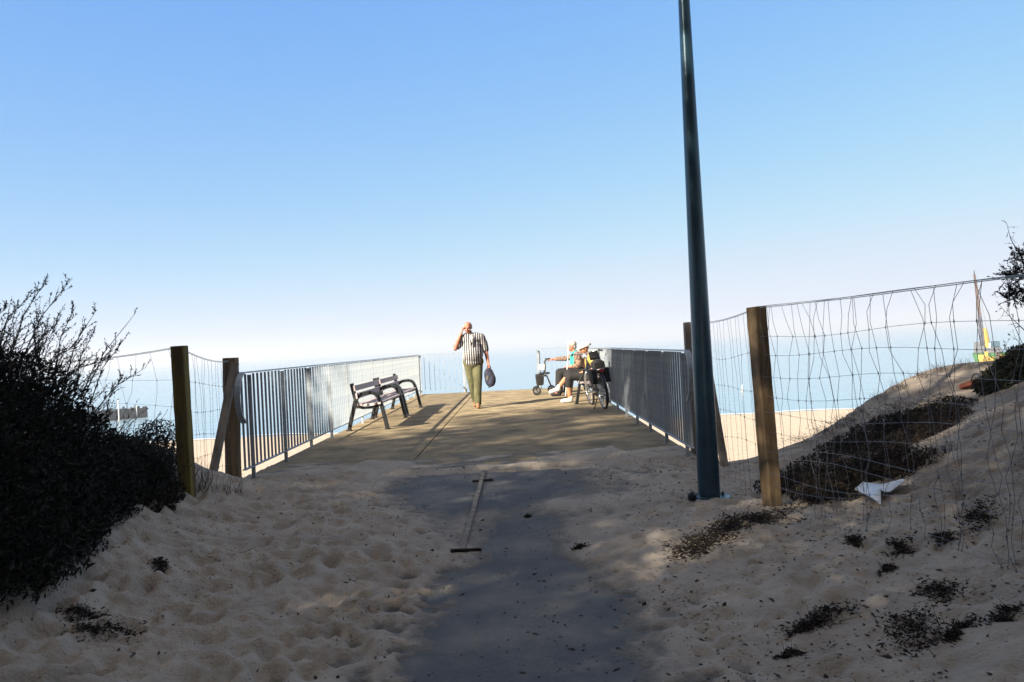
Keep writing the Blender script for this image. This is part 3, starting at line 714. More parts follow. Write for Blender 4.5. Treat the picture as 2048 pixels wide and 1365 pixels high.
def leg(za, zb, wa, wb, xa, xb):
    for sx, sy in ((-1, -1), (1, -1), (1, 1), (-1, 1)):
        b.tube([(xa + sx * wa, by + sy * wa, za), (xb + sx * wb, by + sy * wb, zb)], .06, 6)
    n = int((zb - za) / .8)
    for k in range(n):
        u0 = k / n; u1 = (k + 1) / n; w0 = wa + (wb - wa) * u0; w1 = wa + (wb - wa) * u1; a0 = xa + (xb - xa) * u0; a1 = xa + (xb - xa) * u1; q0 = za + (zb - za) * u0; q1 = za + (zb - za) * u1; s = 1 if k % 2 else -1
        b.tube([(a0 - s * w0, by - w0, q0), (a1 + s * w1, by - w1, q1)], .04, 5); b.tube([(a0 - s * w0, by + w0, q0), (a1 + s * w1, by + w1, q1)], .04, 5)
leg(SEA + 2, SEA + 8.3, .26, .26, mx + .2, mx - .1); b.box((mx + .05, by, SEA + 5.1), (.3, .3, 6.2), Matrix.Rotation(-.05, 3, 'Y')); b.build('lower_mast', M['purple'], root)
b = MB(); leg(SEA + 8.3, ztop - .8, .22, .12, mx - .1, mx - .55); b.box((mx - .32, by, SEA + 11.7), (.26, .26, 7), Matrix.Rotation(-.06, 3, 'Y')); b.build('upper_mast', M['orange'], root)
b = MB(); b.tube([(mx - .55, by, ztop - .9), (mx - .58, by, ztop)], [.14, .05], 6); b.build('mast_tip', M['purple'], root)
b = MB(); b.tube([(mx + .9, by, SEA + 2.1), (mx + .55, by, SEA + 5.8), (mx + .45, by, SEA + 6.2)], [.5, .35, .1], 8); b.build('boom', M['yel'], root)
b = MB(); b.tube([(mx + 1.3, by, SEA + 2.3), (mx + .2, by, SEA + 11), (mx - .5, by, ztop - .6)], .045, 5); b.build('cable', M['wire'], root)

root.rotation_euler.z = -math.atan2(bx, by)
# ------------------------------------------------------------------ vegetation
def twigs(tw, rd, starts, L, lean, nleaf, lsize, spread=.35, rad=.003, leafmass=1.0, droop=0.0):
    """grow twigs from starts along lean; returns leaf arrays"""
    P = []; A = []; B = []
    for s in starts:
        d = (Vector(lean) + Vector((rd.gauss(0, spread), rd.gauss(0, spread), rd.gauss(0, spread * .5)))).normalized()
        l = L * rd.uniform(.55, 1.15); p = Vector(s); pts = [p.copy()]; cur = Vector((rd.gauss(0, .25), rd.gauss(0, .25), rd.gauss(0, .1) - droop))
        for k in range(6):
            d = (d + cur * .13).normalized(); p = p + d * l / 6; pts.append(p.copy())
        tw.tube(pts, [rad * (1 - .75 * k / 6) for k in range(7)], 4)
        for k in range(int(nleaf * leafmass)):
            u = rd.random() ** .8 * 6; i = min(int(u), 5); q = pts[i].lerp(pts[i + 1], u - i)
            ax = (d + Vector((rd.gauss(0, .55), rd.gauss(0, .55), rd.gauss(0, .45)))).normalized(); sz = lsize * rd.uniform(.5, 1.2)
            bx_ = ax.cross(Vector((rd.gauss(0, 1), rd.gauss(0, 1), rd.gauss(0, 1)))).normalized()
            P.append(q + ax * sz * .9); A.append(ax * sz); B.append(bx_ * sz * .30)
    return P, A, B
def mass(rd, n, cells, size):
    """leaf faces filling a set of ellipsoids (cx,cy,cz,rx,ry,rz)"""
    P = []; A = []; B = []
    wts = [c[3] * c[4] * c[5] for c in cells]
    for _ in range(n):
        c = rd.choices(cells, wts)[0]
        v = Vector((rd.gauss(0, 1), rd.gauss(0, 1), rd.gauss(0, 1))).normalized() * (rd.random() ** .28)
        P.append(Vector((c[0] + v.x * c[3], c[1] + v.y * c[4], c[2] + v.z * c[5])))
        a = Vector((rd.gauss(.35, .6), rd.gauss(0, .6), rd.gauss(.5, .5))).normalized() * size * rd.uniform(.4, 1.4); A.append(a)
        B.append(a.cross(Vector((rd.gauss(0, 1), rd.gauss(0, 1), rd.gauss(0, 1)))).normalized() * a.length * .28)
    return P, A, B
def leaves(lists, name, m, parent):
    P = np.array([tuple(v) for l in lists for v in l[0]]); A = np.array([tuple(v) for l in lists for v in l[1]]); B = np.array([tuple(v) for l in lists for v in l[2]])
    return quads(P, A, B, name, m, parent)

# big black feathery shrub on the left bank
rd = random.Random(5)
sb = Vector((-3.6, 5.0, gz(-3.6, 5.0)))
root = empty('shrub', sb, 'large near-black feathery shrub filling the left bank of the path', 'shrub')
prof = [(-60, 690, 4.7), (0, 703, 4.8), (50, 718, 4.8), (100, 758, 5.0), (135, 805, 5.2), (157, 832, 5.4), (205, 855, 5.7), (240, 878, 6.0), (292, 892, 6.2)]
cells = []
for px, py, Yd in prof:
    for dy in range(0, 420, 55):
        yy = py + 44 + dy
        if yy > np.interp(px, [-60, 0, 120, 230, 330], [1260, 1225, 1150, 1070, 1000]): break
        p = at(px, yy, Yd - dy / 420 * .9); g_ = gz(p.x, p.y)
        if p.z < g_ + .02: p.z = g_ + .03
        cells.append((p.x, p.y, p.z, .22, .30, .15))
# fringe along the foot, hanging over the sand
for px, py in ((-20, 1228), (40, 1212), (90, 1190), (140, 1160), (185, 1120), (225, 1085), (265, 1060), (300, 1030), (330, 1000), (345, 960)):
    p = hit(px, py - 25); cells.append((p.x - .08, p.y + .05, p.z + .10, .16, .2, .12)); cells.append((p.x - .25, p.y + .25, p.z + .22, .2, .25, .2))
L1 = mass(rd, 70000, cells, .022)
tw = MB(); Ls = [L1]
tips = []
for px, py, Yd in prof:
    for _ in range(38 if px < 120 else 20):
        tips.append(at(px + rd.uniform(-30, 26 if px < 120 else 0), py + rd.uniform(-5, 90), Yd + rd.uniform(-.3, .3)))
Ls.append(twigs(tw, rd, tips, .36, (.50, .0, .85), 26, .010, .36, .0026))
# long shoots that stand above the mass
shoots = [((40, 730), (145, 556), 5.0), ((20, 720), (98, 552), 5.0), ((-10, 700), (62, 590), 4.9), ((60, 740), (120, 640), 5.1), ((110, 755), (152, 612), 5.1), ((130, 765), (192, 622), 5.2),
          ((150, 790), (190, 660), 5.2), ((165, 800), (270, 628), 5.4), ((180, 810), (248, 680), 5.5), ((185, 830), (292, 735), 5.6), ((160, 800), (232, 690), 5.4), ((-30, 690), (20, 610), 4.9), ((80, 740), (75, 625), 5.0), ((210, 850), (245, 755), 5.7), ((90, 745), (165, 690), 5.1), ((120, 770), (215, 720), 5.3)]
for (a0, a1), (b0, b1), Yd in shoots:
    p0 = at(a0, a1, Yd); p1 = at(b0, b1, Yd - .1); mid = (p0 + p1) / 2 + Vector((-.03, 0, .03))
    pts = [p0.lerp(mid, t) for t in (0, .33, .66)] + [mid.lerp(p1, t) for t in (0, .33, .66, 1)]
    tw.tube(pts, [.0045, .004, .0035, .003, .0025, .002, .001], 5)
    for k in range(1, 7):
        st = [pts[k].lerp(pts[k - 1], rd.random()) for _ in range(3 if (b0, b1) not in ((270, 628),) else 1)]
        dirv = (p1 - p0).normalized()
        Ls.append(twigs(tw, rd, st, .13 * (1.1 - k / 10), dirv + Vector((0, 0, .1)), 15, .010, .40, .0016))
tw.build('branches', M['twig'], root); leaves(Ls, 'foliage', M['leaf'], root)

# lower thicket by the mossy post
rd = random.Random(8)
p = hit(330, 985); root = empty('shrub', p, 'low dark tangled shrub between the big shrub and the mossy post', 'shrub')
cells = []
for px, py, Yd in ((250, 900, 6.5), (285, 925, 6.45), (310, 950, 6.4), (335, 985, 6.3), (270, 960, 6.2), (300, 1000, 6.1), (320, 1030, 5.95), (240, 950, 6.1)):
    q = at(px, py, Yd); q.z = max(q.z, gz(q.x, q.y) + .03); cells.append((q.x, q.y, q.z, .13, .16, .12))
tw = MB(); st = [at(rd.uniform(235, 352), rd.uniform(900, 1030), rd.uniform(6.1, 6.45)) for _ in range(170)]
st = [Vector((q.x, q.y, max(q.z, gz(q.x, q.y)))) for q in st]
Ls = [mass(rd, 9000, cells, .022), twigs(tw, rd, st, .24, (.30, 0, .9), 8, .012, .4, .0022)]
q = at(262, 905, 6.3); Ls.append(twigs(tw, rd, [q] * 5, .42, (.75, 0, .62), 34, .011, .16, .0026)); q = at(330, 890, 6.3); Ls.append(twigs(tw, rd, [q] * 6, .2, (.5, 0, .8), 10, .011, .25, .002))
tw.build('branches', M['twig'], root); leaves(Ls, 'foliage', M['thatch'], root)

# mat of dead roots and grass hanging over the eroded edge, right
rd = random.Random(12)
pc = hit(1780, 900); root = empty('hanging_thicket', pc, 'dark tangle of dead roots and grass hanging over the eroded dune edge', 'thicket')
cells = []
outl = [(1572, 975, 6.6), (1600, 960, 6.9), (1640, 935, 7.1), (1680, 905, 7.4), (1715, 885, 7.6), (1750, 865, 7.9), (1790, 850, 8.1), (1830, 840, 8.3), (1870, 830, 8.4), (1910, 815, 8.6),
        (1640, 985, 6.5), (1680, 965, 6.7), (1720, 940, 7.0), (1760, 915, 7.3), (1800, 895, 7.5), (1840, 880, 7.7), (1875, 862, 7.9), (1665, 985, 6.2), (1735, 945, 6.6), (1780, 940, 6.9), (1820, 920, 7.1), (1900, 838, 8.2)]
for px, py, Yd in outl:
    h_ = hit(px, py); q = h_ + (EYE - h_) * .03; cells.append((q.x, q.y, q.z + .01, .26, .22, .10))
tw = MB(); st = []
for _ in range(800):
    px, py, Yd = rd.choice(outl); h_ = hit(px + rd.uniform(-22, 22), py + rd.uniform(-18, 18)); st.append(h_ + Vector((0, -.02, .03)))
st2 = [hit(px + rd.uniform(-10, 10), py) for px, py in [(1560 + 330 * t, 900 - 105 * t ** .8) for t in [rd.random() for _ in range(150)]]]
st2 = [q + Vector((0, 0, .01)) for q in st2]
Ls = [mass(rd, 27000, cells, .020), twigs(tw, rd, st, .20, (-.35, -.25, .25), 3, .012, .6, .0018, droop=.8)]
Ls.append(twigs(tw, rd, st2, .20, (-.55, -.1, .45), 7, .010, .45, .0015, droop=.5))
tw.build('roots', M['root'], root); leaves(Ls, 'foliage', M['thatch'], root)

# grassy lip on the crest line
rd = random.Random(13)
def grass(name, spots, n, h, label, m, lean=(0, 0, 1), spread=.28, rad=.0013, leaf=0):
    tw = MB(); st = []
    for _ in range(n):
        px, py, j = rd.choice(spots); q = hit(px + rd.uniform(-j, j), py + rd.uniform(-j * .3, j * .3)); st.append(q)
    twigs(tw, rd, st, h, lean, leaf, .01, spread, rad)
    return tag(tw.build(name, m), label, 'grass', kind='stuff')
grass('dune_grass', [(1600, 882, 18), (1650, 868, 20), (1690, 852, 20), (1720, 830, 16), (1760, 800, 18), (1800, 778, 18), (1840, 756, 18), (1880, 742, 16), (1930, 735, 20), (1985, 733, 20)], 520, .14, 'thin dry grass along the crest of the right dune', M['debris'], (-.25, -.1, .8), .45)
grass('dune_grass', [(395, 985, 14), (412, 965, 12), (380, 960, 10), (430, 985, 22), (345, 960, 14), (330, 930, 14), (470, 990, 18)], 190, .20, 'thin dark grass blades around the foot of the mossy post', M['debris'], (.2, 0, .9), .3)

# dark bush on the dune at the right edge and the branch reaching in above it
rd = random.Random(21)
q0 = at(2062, 740, 7.9); root = empty('shrub', (q0.x, q0.y, gz(q0.x, q0.y)), 'dense dark bush on the dune top behind the wire fence at the right edge', 'shrub')
cells = []
for px, py in ((2052, 712), (2030, 732), (2005, 752), (2060, 745), (2085, 700), (2120, 710), (2035, 775), (2060, 790), (2090, 750), (2012, 785), (1985, 772), (2130, 770)):
    q = at(px, py, 7.8); q.z = max(q.z, gz(q.x, q.y)); cells.append((q.x, q.y, q.z, .16, .25, .11))
tw = MB(); st = [at(2030 + rd.uniform(-35, 70), 722 + rd.uniform(-5, 60), 7.8) for _ in range(90)]
Ls = [mass(rd, 13000, cells, .03), twigs(tw, rd, st, .22, (-.3, 0, .9), 14, .014, .4, .0025)]
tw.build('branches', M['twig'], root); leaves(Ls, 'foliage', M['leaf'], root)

rd = random.Random(22)
bx0 = Vector((3.75, 5.0, gz(3.75, 5.0))); root = empty('shrub', bx0, 'sparse twiggy shrub whose leafy branch reaches in from the right edge above the fence', 'shrub')
tw = MB(); Ls = []
def branch(pp, r0, leaf, n=3, L=.14, ls=.014, back=0):
    pts = [at(a, b_, c) for a, b_, c in pp]; full = []
    for a_, b_ in zip(pts[:-1], pts[1:]): full += [a_.lerp(b_, t / 4) for t in range(4)]
    full.append(pts[-1]); m_ = len(full); tw.tube(full, [max(r0 * (1 - k / m_), .0012) for k in range(m_)], 6)
    for k in range(back, m_):
        for _ in range(n):
            Ls.append(twigs(tw, rd, [full[k]], L, (rd.gauss(-.2, .6), rd.gauss(0, .5), rd.gauss(.2, .6)), leaf, ls, .3, .0013))
tw.tube([bx0 - Vector((0, 0, .1)), bx0 + Vector((-.02, 0, .35)), at(2170, 700, 5.0)], [.025, .02, .014], 8)
branch([(2170, 700, 5.0), (2110, 640, 5.0), (2060, 560, 5.0), (2040, 510, 5.0), (2022, 480, 5.0), (2013, 446, 5.0)], .009, 5, 1, .06, .008, 12)
branch([(2170, 700, 5.0), (2120, 610, 4.95), (2075, 560, 4.9), (2040, 545, 4.9), (2012, 560, 4.9)], .009, 24, 7, .10, .011, 7)
branch([(2110, 640, 5.0), (2070, 600, 4.95), (2040, 580, 4.9), (2020, 600, 4.9)], .006, 24, 7, .09, .011, 4)
branch([(2120, 610, 4.95), (2085, 540, 5.0), (2050, 505, 5.0), (2030, 520, 5.0)], .006, 20, 5, .09, .011, 4)
branch([(2170, 700, 5.0), (2110, 700, 4.95), (2050, 662, 4.9), (2018, 632, 4.9), (2000, 612, 4.9)], .006, 3, 1, .05, .010, 8)
branch([(2170, 700, 5.0), (2100, 720, 4.95), (2050, 700, 4.9), (2030, 675, 4.9)], .005, 3, 1, .05, .010, 10)
tw.build('branches', M['twig'], root); leaves(Ls, 'foliage', M['leaf'], root)

# ------------------------------------------------------------------ clumps of dead plants on the sand
rd = random.Random(31)
clumps = [ (1395, 1098, .10, 'dark clump of dead plants on the sand in front of the lamp post'), (1455, 1062, .13, 'long dark clump of dead plants in the gully right of the lamp foot'), (1525, 1040, .10, 'dark clump of dead plants at the foot of the timber post beside the lamp'),
 (1642, 1240, .075, 'dark dead clump with an upright stub on the bare slope, bottom right'), (1610, 1258, .035, 'small dark dead clump just left of the stubby one'), (1578, 1312, .026, 'tiny dark dead clump low on the slope near the bottom'),
 (1708, 1085, .035, 'round dark dead clump below the white sheet'), (1800, 1098, .060, 'ragged dark dead clump midway up the slope'), (1775, 1140, .028, 'small dark dead clump under the ragged one'),
 (1955, 1035, .085, 'wide dark dead clump high on the slope near the right edge'), (1885, 1078, .045, 'dark dead clump left of the wide one high on the slope'), (1880, 1188, .070, 'dark ring-shaped dead clump in the sunny patch'),
 (2012, 1237, .050, 'round dark dead clump low at the right edge'), (1925, 1255, .032, 'small dark dead clump left of the round one at the right edge'), (1905, 1275, .022, 'tiny dark dead clump beside the small one near the right edge'), (1830, 1265, .11, 'large loose brown dead clump low on the right slope'),
 (205, 1258, .10, 'dark heap of dead twigs on the sand in the bottom left'), (165, 1230, .05, 'small heap of dead twigs uphill of the dark heap bottom left'), (320, 1140, .04, 'short dark dead clump at the foot of the left bank'),
 (1055, 1035, .018, 'tiny dark tuft in the middle of the path'), (1160, 1097, .030, 'small dark tuft at the right edge of the bare paving')]
for px, py, r, lab in clumps:
    r *= 1.3 if px > 1300 else 1
    c = hit(px, py); tw = MB(); P = []; A = []; B = []
    th = rd.uniform(.2, 1.1); es = rd.uniform(1.1, 2.0)
    for _ in range(int(90 + r * 4800)):
        ua = max(-1.2, min(1.2, rd.gauss(0, .55))) * r * es; ub = max(-1.2, min(1.2, rd.gauss(0, .55))) * r / es * 1.2 + .3 * r * math.sin(ua / r * 2.5)
        q = Vector((c.x + ua * math.cos(th) - ub * math.sin(th), c.y + ua * math.sin(th) + ub * math.cos(th), 0)); q.z = gz(q.x, q.y) + abs(rd.gauss(0, .006 + r * .10))
        ax = Vector((rd.gauss(0, 1), rd.gauss(0, 1), rd.gauss(0, .35))).normalized() * rd.uniform(.006, .016)
        P.append(q); A.append(ax); B.append(ax.cross(Vector((rd.gauss(0, 1), rd.gauss(0, 1), rd.gauss(0, 1)))).normalized() * ax.length * .33)
    root = empty('dead_plant_clump', c, lab, 'dead plants', 'dark clumps of dead plants scattered on the sand')
    quads(np.array([tuple(v) for v in P]), np.array([tuple(v) for v in A]), np.array([tuple(v) for v in B]), 'leaf_litter', M['debris'], root)
    st = [Vector((c.x + rd.gauss(0, r * .5), c.y + rd.gauss(0, r * .5), 0)) for _ in range(int(8 + r * 260))]
    for q in st: q.z = gz(q.x, q.y)
    twigs(tw, rd, st, .05 + r * .3, (rd.gauss(0, .4), rd.gauss(0, .3), .45), 0, .01, .55, .0016); tw.build('stems', M['debris'], root)
# fine litter nobody could count
P = []; A = []; B = []
trail = [hit(px, py) for px, py in [(1350 + 215 * t, 1112 - 105 * t + 8 * math.sin(t * 9)) for t in [k / 40 for k in range(41)]] + [(1560 + 330 * t, 1030 - 130 * t) for t in [k / 40 for k in range(41)]]]
for kk_ in range(13500):
    x = rd.uniform(.7, 3.8) if rd.random() < .72 else rd.uniform(-2.6, 1.2); y = 2.4 + 5.9 * rd.random()
    if kk_ > 10500:
        q = rd.choice(trail); x = q.x + rd.gauss(0, .05); y = q.y + rd.gauss(0, .07)
    elif rd.random() > .45 + .5 * fb(x, y, 1.1): continue
    z = gz(x, y) + .003; s = rd.uniform(.005, .015) * (1.8 if rd.random() < .12 else 1)
    ax = Vector((rd.gauss(0, 1), rd.gauss(0, 1), rd.gauss(0, .25))).normalized() * s
    P.append((x, y, z)); A.append(tuple(ax)); B.append(tuple(ax.cross(Vector((rd.gauss(0, .4), rd.gauss(0, .4), 1))).normalized() * s * rd.uniform(.2, .6)))
tag(quads(np.array(P), np.array(A), np.array(B), 'plant_litter', M['debris']), 'scattered dark bark and plant bits on the sand', 'plant litter', kind='stuff')

# ------------------------------------------------------------------ small things lying about
b = MB(); pts = [(1706, 992), (1722, 982), (1760, 980), (1800, 973), (1806, 980), (1776, 992), (1766, 1000), (1757, 1000), (1757, 1018), (1740, 1012)]
W3 = [hit(a_, b_) for a_, b_ in pts]; W3 = [q + Vector((0, -.04, .055 + .02 * math.sin(i * 2.1))) for i, q in enumerate(W3)]
cc = sum(W3, Vector()) / len(W3) + Vector((0, 0, .02)); n = len(W3)
b.v = [tuple(q) for q in W3] + [tuple(cc)] + [tuple(q - Vector((0, 0, .006))) for q in W3] + [tuple(cc - Vector((0, 0, .006)))]
b.f = [(i, (i + 1) % n, n) for i in range(n)] + [((i + 1) % n + n + 1, i + n + 1, 2 * n + 1) for i in range(n)] + [(i, i + n + 1, (i + 1) % n + n + 1, (i + 1) % n) for i in range(n)]
tag(b.build('plastic_sheet', M['litter']), 'crumpled white plastic sheet lying on the bank below the dark thicket', 'litter')
b = MB(); q0 = hit(1924, 780) + Vector((0, 0, .03)); q1 = hit(1984, 772) + Vector((0, 0, .09)); b.bar(q0, q1, .05, .07, (0, 1, 0)); 
tag(b.build('plank', M['rust'], bevel=.006), 'rusty red plank end poking out of the dune top beside the dark bush', 'plank')
b = MB(); k0 = hit(1940, 775); k1 = hit(1968, 778); arc = [k0 + (k1 - k0) * (t / 8) + Vector((0, 0, .15 * math.sin(math.pi * t / 8) ** .6)) for t in range(9)]
b.tube(arc, .007, 6); tag(b.build('hoop', M['iron'], smooth=True), 'small dark wire hoop arching over the rusty plank', 'hoop')
root = empty('path_strip', hit(905, 1105), 'thin pale wooden strip lying along the sandy path with dark cross pieces at both ends', 'wooden strip')
pts = [hit(925 + 43 * t / 12, 1105 - 160 * t / 12) + Vector((0, 0, .012)) for t in range(13)]
b = MB()
for a_, b_ in zip(pts[:-1], pts[1:]): b.bar(a_, b_, .035, .014)
b.build('batten', M['grey_wood'], root)
for (u0, v0), (u1, v1) in (((902, 1106), (962, 1102)), ((945, 966), (986, 962))):
    b = MB(); b.bar(hit(u0, v0) + Vector((0, 0, .006)), hit(u1, v1) + Vector((0, 0, .004)), .028, .028, (0, 0, 1)); b.build('cross_piece', M['thatch'], root, bevel=.004)

# ------------------------------------------------------------------ people
def hand(b, wr, d, nrm, curl=.5, thumb=1, s=1.0, spread=.12):
    """palm and five separate bent fingers; d = direction of the hand, nrm = palm side"""
    wr = Vector(wr); d = Vector(d).normalized(); nrm = Vector(nrm); nrm = (nrm - d * nrm.dot(d)).normalized(); sd = d.cross(nrm) * thumb
    for k in (-1, 0, 1): b.cap(wr + sd * k * .018 * s, .016 * s, wr + d * .075 * s + sd * k * .026 * s, .014 * s, 8)
    for k, l in enumerate((.068, .078, .072, .055)):
        o = (1.5 - k) * .0205 * s; p = wr + d * .085 * s + sd * o; dd = (d + sd * (1.5 - k) * spread).normalized(); l *= s
        for j, f in enumerate((.45, .32, .25)):
            a = curl * (j + .6); v = (dd * math.cos(a) + nrm * math.sin(a)); q = p + v * l * f; b.cap(p, (.0095 - .001 * j) * s, q, (.0088 - .001 * j) * s, 8); p = q
    p = wr + d * .02 * s + sd * .034 * s; q = p + (d * .6 + sd * .55 + nrm * .45).normalized() * .038 * s; b.cap(p, .013 * s, q, .011 * s, 8)
    b.cap(q, .011 * s, q + (d * .85 + nrm * .5).normalized() * .032 * s, .009 * s, 8)
def Rz(a): return Matrix.Rotation(a, 3, 'Z')
def head(b, c, yaw=0, pitch=0, s=1.0):
    """skull, jaw, nose, ears; face looks along local -Y before rotation"""
    Q = Rz(yaw) @ Matrix.Rotation(pitch, 3, 'X'); c = Vector(c)
    def T(v): return c + Q @ (Vector(v) * s)
    b.ell(T((0, .012, .03)), (.076 * s, .094 * s, .088 * s), Q); b.ell(T((0, -.018, -.035)), (.06 * s, .07 * s, .078 * s), Q)
    b.ell(T((0, -.045, -.078)), (.034 * s, .034 * s, .028 * s), Q); b.cap(T((0, -.086, .008)), .011 * s, T((0, -.106, -.028)), .015 * s, 8)
    for q in (-1, 1):
        b.ell(T((q * .079, .012, -.004)), (.012 * s, .02 * s, .033 * s), Q); b.ell(T((q * .03, -.078, .024)), (.022 * s, .014 * s, .008 * s), Q); b.ell(T((q * .038, -.062, -.03)), (.024 * s, .022 * s, .022 * s), Q)
    return T, Q
def face_parts(root, T, Q, s=1.0):
    for q in (-1, 1):
        b = MB(); b.ell(T((q * .03, -.083, .006)), (.013 * s, .007 * s, .007 * s), Q, 10, 6); b.build('eye', M['eye'], root, True)
    b = MB(); b.ell(T((0, -.087, -.054)), (.024 * s, .008 * s, .007 * s), Q, 10, 6); b.build('mouth', M['lip'], root, True)

# ---- walking man
mo = Vector((-.92, 16.1, 0)); root = empty('person', mo, 'man walking towards the path in striped shirt and olive trousers, one hand at his ear', 'person')
def m_(x, y, z): return mo + Vector((x, y, z))
b = MB()
hc = m_(-.075, -.045, 1.615)
T, Q = head(b, hc, yaw=R(-8), pitch=R(12))
b.cap(m_(-.01, .01, 1.40), .064, m_(-.055, -.015, 1.53), .056)
b.chain([(m_(-.19, 0, 1.40), .062), (m_(-.325, -.03, 1.235), .047), (m_(-.345, -.07, 1.205), .043), (m_(-.27, -.10, 1.38), .039), (m_(-.205, -.085, 1.52), .028)])
hand(b, m_(-.205, -.085, 1.52), (.32, .05, .9), (.9, .3, -.1), .55, 1)
b.chain([(m_(.20, .01, 1.40), .062), (m_(.255, .03, 1.13), .046), (m_(.265, .01, 1.10), .042), (m_(.30, -.04, .90), .030)])
hand(b, m_(.30, -.04, .895), (.08, -.05, -1), (-.7, -.5, 0), .95, -1)
b.cap(m_(-.09, .015, 1.37), .10, m_(.09, .015, 1.37), .10); b.cap(m_(0, .01, 1.34), .125, m_(0, -.01, 1.0), .14); b.cap(m_(-.07, 0, .93), .13, m_(.07, 0, .93), .13)
# legs (his left leg forward)
LF = [(m_(.085, 0, .90), .105), (m_(.075, -.12, .50), .065), (m_(.06, -.19, .12), .042)]; LB = [(m_(-.085, 0, .90), .105), (m_(-.045, .03, .50), .065), (m_(-.005, .20, .16), .042)]
b.chain(LF); b.chain(LB)
b.cap(m_(.06, -.19, .09), .04, m_(.065, -.30, .045), .035); b.cap(m_(-.005, .21, .13), .04, m_(-.01, .12, .05), .035)
b.blob('body', M['skin'], root, .007, 3)
face_parts(root, T, Q)
b = MB(); b.ell(T((0, .040, .032)), (.084, .075, .070), Q); 
for q in (-1, 1): b.ell(T((q * .072, .02, .01)), (.016, .04, .035), Q)
b.blob('hair', M['hair'], root, .007, 2)
b = MB()
b.cap(m_(-.10, .01, 1.39), .125, m_(.10, .01, 1.39), .125); b.ell(m_(0, -.02, 1.36), (.165, .142, .11)); b.ell(m_(0, -.015, 1.20), (.198, .155, .24)); b.ell(m_(.01, -.05, 1.08), (.205, .185, .20)); b.ell(m_(0, -.015, .94), (.195, .165, .13))
b.chain([(m_(-.175, 0, 1.405), .085), (m_(-.245, -.015, 1.33), .082), (m_(-.30, -.03, 1.262), .080)]); b.chain([(m_(.175, 0, 1.405), .088), (m_(.225, .02, 1.28), .084), (m_(.248, .03, 1.165), .078)])
b.cap(m_(-.05, .03, 1.46), .055, m_(.04, .03, 1.46), .055)
b.blob('shirt', M['shirt'], root, .009, 5)
b = MB()  # white T-shirt in the open neck, folded collar
b.ell(m_(-.003, -.118, 1.355), (.048, .042, .105)); b.build('undershirt', M['white'], root, True)
for q in (-1, 1):
    b = MB(); b.cap(m_(-.005 + q * .058, -.06, 1.475), .018, m_(-.005 + q * .045, -.145, 1.40), .016, 8); b.cap(m_(-.005 + q * .045, -.145, 1.40), .015, m_(.002 + q * .01, -.20, 1.24), .008, 8); b.build('collar', M['shirt'], root, True)
b = MB(); b.cap(m_(-.075, 0, .93), .135, m_(.075, 0, .93), .135); b.cap(m_(0, -.02, 1.0), .165, m_(0, -.01, .93), .16)
b.chain([(m_(.085, 0, .88), .110), (m_(.078, -.125, .50), .085), (m_(.065, -.16, .28), .078), (m_(.062, -.185, .105), .072)]); b.chain([(m_(-.085, 0, .88), .110), (m_(-.048, .04, .50), .085), (m_(-.025, .13, .28), .078), (m_(-.008, .205, .135), .072)])
b.blob('trousers', M['olive'], root, .010, 4)
for (hx, hy, hz), (tx, ty, tz) in (((.06, -.17, .05), (.075, -.335, .04)), ((-.005, .23, .10), (-.012, .085, .045))):
    b = MB(); b.cap(m_(hx, hy, hz), .046, m_(tx, ty, tz), .040, 12); b.cap(m_(hx, hy, hz + .03), .046, m_(hx, hy, hz + .05), .045, 12); b.blob('shoe', M['brownshoe'], root, .008, 3)
# ---- his bag
bo = m_(.31, -.06, .80); root = empty('backpack', bo, 'dark navy backpack hanging from the hand of the walking man', 'bag')
b = MB(); b.ell(bo + Vector((.0, 0, -.20)), (.10, .075, .19)); b.ell(bo + Vector((.045, .0, -.25)), (.085, .085, .14)); b.ell(bo + Vector((-.035, -.01, -.15)), (.07, .06, .13)); b.ell(bo + Vector((.03, -.05, -.30)), (.07, .05, .09))
b.blob('bag_body', M['navy'], root, .010, 3)
b = MB(); b.tube([bo + Vector((-.03, 0, -.04)), bo + Vector((-.02, 0, .03)), bo + Vector((.01, 0, .05)), bo + Vector((.03, 0, .0)), bo + Vector((.03, 0, -.06))], .012, 8); b.build('strap', M['black'], root, True)
b = MB(); b.tube([bo + Vector((.06, -.03, -.06)), bo + Vector((.10, -.05, -.16)), bo + Vector((.09, -.06, -.28)), bo + Vector((.04, -.06, -.38)), bo + Vector((-.03, -.05, -.40))], .011, 8); b.build('strap', M['black'], root, True)
b = MB(); b.ell(bo + Vector((-.03, -.075, -.21)), (.028, .015, .05)); b.build('front_pocket', M['grey_bag'], root, True)

# ---- seated people: local frame faces -Y, root turned to face -X
def seated(o, label):
    r = empty('person', (0, 0, 0), label, 'person'); return r
# cyclist with helmet
root = seated(None, 'seated cyclist in white helmet, dark vest, black knee shorts and white shoes'); b = MB()
V = Vector; 
T, Q = head(b, V((0, -.12, 1.075)), yaw=R(6), pitch=R(16), s=.98)
b.cap(V((0, -.03, .90)), .055, V((0, -.09, 1.0)), .052)
b.cap(V((-.08, .0, .86)), .10, V((.08, .0, .86)), .10); b.cap(V((0, .02, .82)), .125, V((0, .04, .58)), .13); b.cap(V((-.08, .03, .53)), .11, V((.08, .03, .53)), .11)
for q in (1, -1):
    b.chain([(V((q * .17, 0, .88)), .052), (V((q * .23, .03, .66)), .043), (V((q * .16, -.20, .60)), .032)]); hand(b, V((q * .16, -.205, .60)), (-q * .4, -.9, -.1), (0, 0, -1), .5, -q)
b.chain([(V((.10, 0, .52)), .085), (V((.12, -.46, .52)), .062), (V((.12, -.47, .47)), .056), (V((.11, -.48, .30)), .055), (V((.10, -.47, .11)), .040)])
